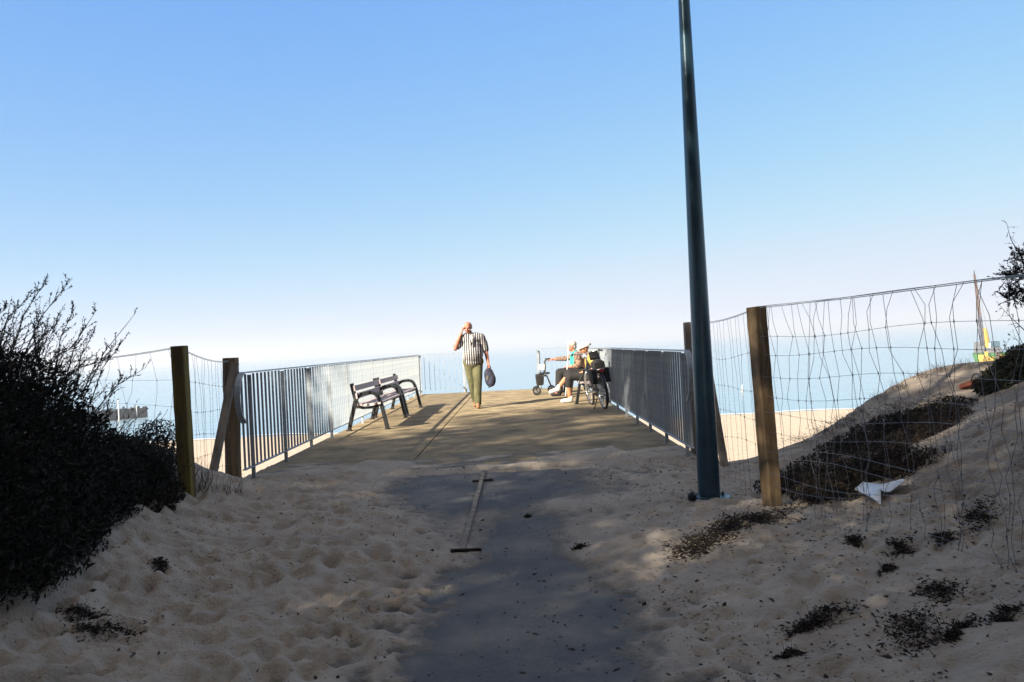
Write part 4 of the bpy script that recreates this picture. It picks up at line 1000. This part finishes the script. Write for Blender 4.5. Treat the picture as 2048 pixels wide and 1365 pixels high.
b.chain([(V((-.08, 0, .53)), .085), (V((-.02, -.46, .60)), .062), (V((.01, -.50, .52)), .056), (V((.03, -.59, .42)), .054), (V((.05, -.70, .30)), .040)])
b.cap(V((.10, -.47, .08)), .04, V((.10, -.58, .045)), .035); b.cap(V((.05, -.70, .28)), .04, V((.05, -.82, .24)), .033)
b.blob('body', M['tan'], root, .008, 3); face_parts(root, T, Q)
b = MB(); b.ell(T((0, .02, .050)), (.105, .142, .088), Q, 20, 10, -.25, 1); b.ell(T((0, -.09, .035)), (.075, .06, .03), Q)
for k in (-2, -1, 0, 1, 2): b.cap(T((k * .033, -.10, .088 - abs(k) * .008)), .014, T((k * .038, .12, .095 - abs(k) * .010)), .014, 8)
hm = b.blob('helmet', M['white'], root, .008, 1)
b = MB()
for q in (-1, 1): b.tube([T((q * .085, .0, .03)), T((q * .078, -.02, -.05)), T((q * .03, -.05, -.11)), T((0, -.052, -.115))], .006, 6)
b.build('chin_strap', M['black'], root)
b = MB(); b.cap(V((-.10, .0, .86)), .115, V((.10, .0, .86)), .115); b.cap(V((0, .02, .82)), .150, V((0, .04, .56)), .155); b.cap(V((-.06, .03, .56)), .14, V((.06, .03, .56)), .14)
for q in (1, -1): b.chain([(V((q * .16, 0, .88)), .07), (V((q * .205, .02, .76)), .062)])
b.blob('top', M['yellow'], root, .010, 4)
b = MB(); b.cap(V((-.09, .035, .85)), .112, V((.09, .035, .85)), .112); b.cap(V((0, .055, .82)), .145, V((0, .075, .58)), .15); b.cap(V((-.12, -.06, .80)), .05, V((-.12, -.08, .62)), .06); b.cap(V((.12, -.06, .80)), .05, V((.12, -.08, .62)), .06)
b.blob('vest', M['black'], root, .010, 4)
b = MB(); b.cap(V((-.08, .02, .54)), .135, V((.08, .02, .54)), .135)
b.chain([(V((.10, 0, .53)), .108), (V((.12, -.44, .53)), .085), (V((.12, -.48, .47)), .078), (V((.115, -.48, .36)), .074)]); b.chain([(V((-.08, 0, .54)), .108), (V((-.02, -.44, .605)), .085), (V((.0, -.51, .54)), .074)])
b.blob('shorts', M['black'], root, .010, 3)
for a_, c_ in (((.10, -.46, .055), (.10, -.62, .042)), ((.05, -.69, .285), (.05, -.85, .235))):
    b = MB(); b.cap(V(a_), .050, V(c_), .042, 12); b.cap(V(a_) + V((0, 0, .03)), .048, V(a_) + V((0, .01, .05)), .046, 12); b.blob('shoe', M['white'], root, .008, 3)
root.location = (1.46, 16.28, 0); root.rotation_euler = (0, 0, R(-90))

# person in turquoise reaching to the walker
root = seated(None, 'seated white-haired person in turquoise top and patterned blouse, one arm stretched to the walker'); b = MB()
T, Q = head(b, V((0, -.13, 1.125)), yaw=R(0), pitch=R(6))
b.cap(V((0, -.05, .94)), .055, V((0, -.10, 1.04)), .052); b.cap(V((-.08, -.02, .89)), .11, V((.08, -.02, .89)), .11); b.cap(V((0, 0, .85)), .13, V((0, .02, .58)), .14); b.cap(V((-.08, .02, .53)), .12, V((.08, .02, .53)), .12)
b.chain([(V((-.17, -.03, .91)), .052), (V((-.25, -.28, .84)), .042), (V((-.30, -.56, .845)), .030)]); hand(b, V((-.30, -.56, .845)), (-.1, -.95, -.05), (0, -.1, -1), .8, 1)
b.chain([(V((.17, -.03, .91)), .055), (V((.23, .0, .68)), .046), (V((.14, -.22, .66)), .034)]); hand(b, V((.14, -.225, .66)), (-.4, -.9, 0), (0, 0, -1), .6, -1)
for q in (1, -1):
    b.chain([(V((q * .10, 0, .53)), .09), (V((q * .12, -.44, .53)), .065), (V((q * .12, -.46, .30)), .055), (V((q * .12, -.48, .11)), .042)]); b.cap(V((q * .12, -.48, .07)), .04, V((q * .12, -.60, .045)), .035)
b.blob('body', M['skin'], root, .008, 3); face_parts(root, T, Q)
b = MB(); b.ell(T((0, .028, .045)), (.088, .094, .085), Q); b.ell(T((0, .05, -.02)), (.08, .06, .06), Q); b.blob('hair', M['hair'], root, .008, 2)
b = MB(); b.cap(V((-.06, -.05, .89)), .105, V((.06, -.05, .89)), .105); b.cap(V((0, -.045, .86)), .145, V((0, -.02, .60)), .155); b.cap(V((0, -.06, .96)), .066, V((0, -.07, .99)), .064); b.blob('top', M['turq'], root, .010, 4)
b = MB(); b.cap(V((-.10, .03, .88)), .118, V((.10, .03, .88)), .118); b.cap(V((0, .06, .84)), .16, V((0, .07, .56)), .17)
for q in (1, -1): b.cap(V((q * .13, -.03, .86)), .065, V((q * .14, -.06, .58)), .075)
b.chain([(V((-.17, -.02, .91)), .072), (V((-.25, -.28, .845)), .056), (V((-.29, -.48, .845)), .046)]); b.chain([(V((.17, -.02, .91)), .078), (V((.232, .0, .69)), .066), (V((.19, -.10, .67)), .06)])
b.blob('blouse', M['pattern'], root, .010, 4)
b = MB(); b.cap(V((-.08, .02, .54)), .15, V((.08, .02, .54)), .15)
for q in (1, -1): b.chain([(V((q * .10, 0, .54)), .112), (V((q * .12, -.44, .54)), .088), (V((q * .12, -.46, .30)), .085), (V((q * .12, -.47, .12)), .082)])
b.blob('trousers', M['black'], root, .010, 3)
for q in (1, -1):
    b = MB(); b.cap(V((q * .12, -.47, .05)), .046, V((q * .12, -.63, .04)), .040, 12); b.blob('shoe', M['black'], root, .008, 3)
root.location = (1.36, 18.45, 0); root.rotation_euler = (0, 0, R(-90))
b = MB(); p0 = V((1.02, 18.2, .0)); p1 = V((1.145, 18.1, 1.25)); b.tube([p0, p0.lerp(p1, .03), p1], [.016, .011, .011], 10)
tag(b.build('walking_stick', M['white'], smooth=True), 'thin white walking stick standing before the person in turquoise', 'stick')

# ------------------------------------------------------------------ wheeled walker
ro = V((.56, 19.25, 0)); root = empty('wheeled_walker', ro, 'black folding wheeled walker with a white tray standing by the bench', 'walker')
fr = MB()
for q in (-1, 1):
    y = q * .27
    fr.tube([ro + V((.17, y, .84)), ro + V((.10, y, .84)), ro + V((.06, y, .80)), ro + V((.04, y, .55)), ro + V((-.16, y, .16))], .0125, 8)
    fr.tube([ro + V((.04, y, .58)), ro + V((.20, y, .14))], .0125, 8); fr.tube([ro + V((-.02, y, .46)), ro + V((.10, y, .44))], .012, 8)
fr.tube([ro + V((0, -.27, .45)), ro + V((0, .27, .45))], .011, 8); fr.tube([ro + V((.12, -.27, .36)), ro + V((.12, .27, .36))], .011, 8)
fr.build('frame', M['plastic'], root, True)
for q in (-1, 1):
    b = MB(); b.tube([ro + V((.08, q * .27, .842)), ro + V((.20, q * .27, .842))], .020, 10); b.build('handle', M['plastic'], root, True)
b = MB(); b.box(ro + V((.03, 0, .51)), (.26, .44, .035)); b.build('seat', M['plastic'], root, bevel=.01)
b = MB(); b.box(ro + V((-.085, 0, .36)), (.17, .38, .26), taper=1.2); b.build('bag', M['black'], root, bevel=.03)
b = MB(); b.box(ro + V((.0, -.02, .655)), (.20, .40, .012), Matrix.Rotation(R(-35), 3, 'Y')); b.box(ro + V((-.02, -.245, .665)), (.18, .012, .13)); b.build('tray', M['white'], root, bevel=.004)
def wheel_x(root, c, r, name, axis_='Y', w=.032):
    c = V(c); b = MB(); N = 24
    pts = [c + V((r * math.cos(2 * math.pi * k / N), 0, r * math.sin(2 * math.pi * k / N))) for k in range(N)]
    b.tube(pts, w / 2, 8, closed=True); wh = b.build(name, M['rubber'], root, True)
    b = MB()
    for k in range(5):
        a = 2 * math.pi * k / 5; b.tube([c, c + V((r * math.cos(a), 0, r * math.sin(a)))], .008, 6)
    b.tube([c - V((0, .02, 0)), c + V((0, .02, 0))], .02, 10); h = b.build('hub', M['greyp'], wh, True, world=False)
    h.data.transform(Matrix.Translation(-base(root)))
    return wh
for q in (-1, 1):
    wheel_x(root, ro + V((-.17, q * .27, .10)), .085, 'wheel'); wheel_x(root, ro + V((.20, q * .27, .10)), .085, 'wheel')
    b = MB(); b.tube([ro + V((-.16, q * .27, .20)), ro + V((-.17, q * .245, .16)), ro + V((-.17, q * .245, .10))], .012, 8); b.build('fork', M['plastic'], root, True)

# ------------------------------------------------------------------ bicycle (built along +X from the rear hub, then turned)
root = empty('bicycle', (0, 0, 0), 'dark bicycle with loaded rear rack parked on its stand against the railing', 'bicycle')
WR = .335; rear = V((0, 0, WR)); front = V((1.08, 0, WR)); bb_ = V((.44, 0, .29)); st_ = V((.28, 0, .80)); hd = V((.86, 0, .86)); hl = V((.90, 0, .70))
b = MB(); b.tube([bb_, st_], .017, 10); b.tube([bb_, hl], .019, 10); b.tube([bb_ + V((-.10, 0, .31)) , hl + V((-.02, 0, .06))], .017, 10); b.tube([hl - V((-.01, 0, .04)), hd], .021, 10)
for q in (-1, 1): b.tube([bb_ + V((0, q * .03, 0)), rear + V((0, q * .06, 0))], .010, 8); b.tube([st_ + V((.02, q * .02, -.07)), rear + V((0, q * .06, 0))], .009, 8)
b.build('frame', M['iron'], root, True)
b = MB()
for q in (-1, 1): b.tube([hl + V((.01, q * .03, -.03)), hl + V((.05, q * .055, -.15)), front + V((0, q * .055, 0))], [.013, .012, .009], 8)
b.build('fork', M['chrome'], root, True)
for c, nm in ((rear, 'rear_wheel'), (front, 'front_wheel')):
    N = 40
    rim = MB(); rim.tube([c + V((.305 * math.cos(2 * math.pi * k / N), 0, .305 * math.sin(2 * math.pi * k / N))) for k in range(N)], .011, 8, closed=True); wh = rim.build(nm, M['chrome'], root, True)
    b = MB(); b.tube([c + V((.325 * math.cos(2 * math.pi * k / N), 0, .325 * math.sin(2 * math.pi * k / N))) for k in range(N)], .021, 10, closed=True); b.build('tyre', M['rubber'], wh, True)
    b = MB()
    for k in range(28): a = 2 * math.pi * k / 28; b.tube([c + V((0, .03 if k % 2 else -.03, 0)), c + V((.3 * math.cos(a), 0, .3 * math.sin(a)))], .0012, 4)
    b.tube([c - V((0, .05, 0)), c + V((0, .05, 0))], .022, 12); b.build('spokes', M['chrome'], wh)
def fender(c, a0, a1, nm):
    b = MB(); N = 18; vs = []
    for k in range(N + 1):
        a = R(a0 + (a1 - a0) * k / N)
        for q, rr in ((-.030, .358), (-.018, .372), (.018, .372), (.030, .358)): vs.append(c + V((rr * math.cos(a), q, rr * math.sin(a))))
    b.add(vs, [(k * 4 + j, k * 4 + j + 1, k * 4 + j + 5, k * 4 + j + 4) for k in range(N) for j in range(3)]); o = b.build(nm, M['plastic'], root, True); so_ = o.modifiers.new('s', 'SOLIDIFY'); so_.thickness = .003
fender(rear, 40, 215, 'mudguard'); fender(front, -10, 150, 'mudguard')
b = MB(); b.tube([st_ - V((.0, 0, .02)), st_ + V((-.03, 0, .12))], .013, 8); b.build('seat_post', M['chrome'], root, True)
b = MB(); sc = st_ + V((-.04, 0, .14)); b.ell(sc + V((-.06, 0, 0)), (.12, .085, .035)); b.ell(sc + V((.08, 0, .0)), (.12, .03, .025)); b.blob('saddle', M['plastic'], root, .008, 3)
b = MB(); b.tube([hd, hd + V((-.01, 0, .10)), hd + V((.05, 0, .13))], .014, 8); b.build('stem', M['chrome'], root, True)
b = MB(); h0 = hd + V((.05, 0, .13)); b.tube([h0 + V((-.18, -.29, .02)), h0 + V((-.05, -.24, .04)), h0 + V((.02, -.12, .02)), h0, h0 + V((.02, .12, .02)), h0 + V((-.05, .24, .04)), h0 + V((-.18, .29, .02))], .012, 8)
hb = b.build('handlebar', M['chrome'], root, True)
for q in (-1, 1):
    b = MB(); b.tube([h0 + V((-.19, q * .295, .02)), h0 + V((-.08, q * .252, .037))], .018, 10); b.build('grip', M['rubber'], hb, True)
b = MB()
for q in (-1, 1):
    b.tube([V((-.20, q * .07, .735)), V((.22, q * .07, .735))], .006, 6); b.tube([V((-.06, q * .07, .735)), rear + V((0, q * .07, .01))], .006, 6); b.tube([V((.14, q * .07, .735)), rear + V((0, q * .07, .01))], .006, 6)
for xx in (-.20, -.06, .08, .22): b.tube([V((xx, -.07, .735)), V((xx, .07, .735))], .006, 6)
b.build('rack', M['chrome'], root, True)
b = MB(); b.box(V((.0, 0, .80)), (.34, .19, .11)); b.ell(V((0, 0, .85)), (.16, .10, .05)); b.blob('rack_bag', M['grey_bag'], root, .010, 3)
for q in (-1, 1):
    b = MB(); b.box(V((-.0, q * .115, .60)), (.28, .09, .26)); b.blob('pannier', M['black'], root, .010, 4)
b = MB(); b.box(V((-.215, 0, .70)), (.02, .09, .05)); b.build('rear_light', M['red'], root, bevel=.006)
b = MB(); b.box(V((-.195, .0, .60)), (.008, .05, .04)); b.build('reflector', M['red'], root, bevel=.003)
b = MB(); cr = bb_ + V((0, -.05, 0)); N = 28; b.tube([cr + V((.095 * math.cos(2 * math.pi * k / N), 0, .095 * math.sin(2 * math.pi * k / N))) for k in range(N)], .006, 6, closed=True)
b.tube([bb_ + V((0, -.08, 0)), bb_ + V((.12, -.08, -.12))], .010, 6); b.tube([bb_ + V((0, .08, 0)), bb_ + V((-.12, .08, .12))], .010, 6); b.tube([bb_ - V((0, .085, 0)), bb_ + V((0, .085, 0))], .02, 10)
b.tube([cr + V((0, 0, .095)), rear + V((0, -.05, .04))], .004, 5); b.tube([cr + V((0, 0, -.095)), rear + V((0, -.05, -.04))], .004, 5); b.build('crankset', M['chrome'], root, True)
for p_ in (bb_ + V((.12, -.13, -.12)), bb_ + V((-.12, .13, .12))):
    b = MB(); b.box(p_, (.09, .09, .022)); b.build('pedal', M['plastic'], root, bevel=.004)
b = MB(); b.tube([V((.06, .06, .30)), V((.02, .20, .0))], .009, 8); b.build('kickstand', M['iron'], root, True)
b = MB(); b.ell(h0 + V((.05, 0, -.04)), (.06, .06, .055)); b.build('headlamp', M['chrome'], root, True)
b = MB(); b.box(st_ + V((-.10, 0, .17)), (.13, .16, .14), Matrix.Rotation(.3, 3, 'Y')); b.blob('jacket_roll', M['black'], root, .012, 5)
d2 = V((1.36 - 1.50, 15.42 - 14.35, 0)).normalized()
root.matrix_world = Matrix.Translation((1.50, 14.36, 0)) @ Matrix.Rotation(math.atan2(d2.y, d2.x), 4, 'Z') @ Matrix.Rotation(R(-7), 4, 'X')

# ------------------------------------------------------------------ pines behind the photographer: they cast the dappled shade
def pine(seed, H, rad):
    rdp = random.Random(seed); tr = MB(); tr.tube([V((0, 0, -.3)), V((.05, 0, H * .35)), V((-.05, .05, H * .7)), V((0, 0, H))], [.24, .19, .12, .03], 10)
    P = []; A = []; B = []
    nb = int(H * 5)
    for k in range(nb):
        z = H * (.16 + .84 * (k + rdp.random()) / nb); env = rad * (1.0 - .55 * ((z / H - .2) / .8) ** 2) * rdp.uniform(.55, 1.1)
        if z > H * .95: env *= .5
        a = rdp.uniform(0, 6.283); e = V((math.cos(a) * env, math.sin(a) * env, z + rdp.uniform(.1, .6)))
        s = V((0, 0, z)); tr.tube([s, s.lerp(e, .6) + V((0, 0, .1)), e], [.035, .02, .008], 5)
        for c in range(5):
            q = s.lerp(e, rdp.uniform(.35, 1.05)) + V((rdp.gauss(0, .3), rdp.gauss(0, .3), rdp.gauss(0, .2)))
            for _ in range(34):
                v = V((rdp.gauss(0, .28), rdp.gauss(0, .28), rdp.gauss(0, .16))); ax = V((rdp.gauss(0, 1), rdp.gauss(0, 1), rdp.gauss(.3, .6))).normalized() * rdp.uniform(.07, .14)
                P.append(q + v); A.append(ax); B.append(ax.cross(V((rdp.gauss(0, 1), rdp.gauss(0, 1), rdp.gauss(0, 1)))).normalized() * ax.length * .45)
    return tr, P, A, B
root0 = empty('pine_tree', (0, 0, 0), 'tall pine standing behind the left bank of the path, shading the sand', 'tree')
tr, P, A, B = pine(3, 14.5, 2.7); tr.build('trunk', M['bark'], root0, True); quads(np.array([tuple(v) for v in P]), np.array([tuple(v) for v in A]), np.array([tuple(v) for v in B]), 'crown', M['needle'], root0)
trees = [(-9.3, -13.5, 0.93), (-6.6, -12, 1.0), (-4.2, -14, .80), (-4.4, -8.6, .60), (-1.6, -12.5, .97), (.6, -15, 1.02), (2.9, -13, .95), (5.4, -14, 1.0), (8.2, -13, 1.0), (-7.4, -19, 1.15), (-1.2, -20, 1.2), (1.8, -19, 1.15), (-.5, -9.5, .62), (4.2, -9, .6)]
trees_xy = [(-3.6, -1.9, .72), (3.9, -1.7, .72), (.4, -4.6, .8), (-8.4, -1.5, .8), (-7.2, -5, .9), (-3.6, -5.5, .85), (-1.6, -8.5, 1), (2.2, -6.0, .9), (5.2, -3.8, .85), (8.0, -.8, .75), (6.0, -8, 1.1), (10, -5, 1), (1, -12, 1.1)]  # further unseen pines, added to block sky light over the foreground
allt = [(s_ * HD.x + p_ * HD.y, s_ * HD.y - p_ * HD.x, sc_) for p_, s_, sc_ in trees] + trees_xy
for i, (x, y, sc_) in enumerate(allt):
    o = root0 if i == 0 else copy_tree(root0)
    o.location = (x, y, gz(x, y) - .1); o.scale = (sc_,) * 3; o.rotation_euler = (0, 0, i * 1.9)
    o['group'] = 'pines behind the left bank of the path'

# ------------------------------------------------------------------ sea haze
b = MB(); b.box((0, 0, 6), (10400, 11000, 38))
hz = b.build('haze', bpy.data.materials.new('haze')); tag(hz, 'thin pale haze over the sea', 'haze', kind='stuff')
m = hz.data.materials[0]; m.use_nodes = True; t = m.node_tree; t.nodes.clear()
vo = t.nodes.new('ShaderNodeVolumePrincipled'); vo.inputs['Color'].default_value = (.77, .84, .96, 1); vo.inputs['Density'].default_value = .0013; vo.inputs['Anisotropy'].default_value = .1
ou = t.nodes.new('ShaderNodeOutputMaterial'); t.links.new(vo.outputs[0], ou.inputs['Volume'])
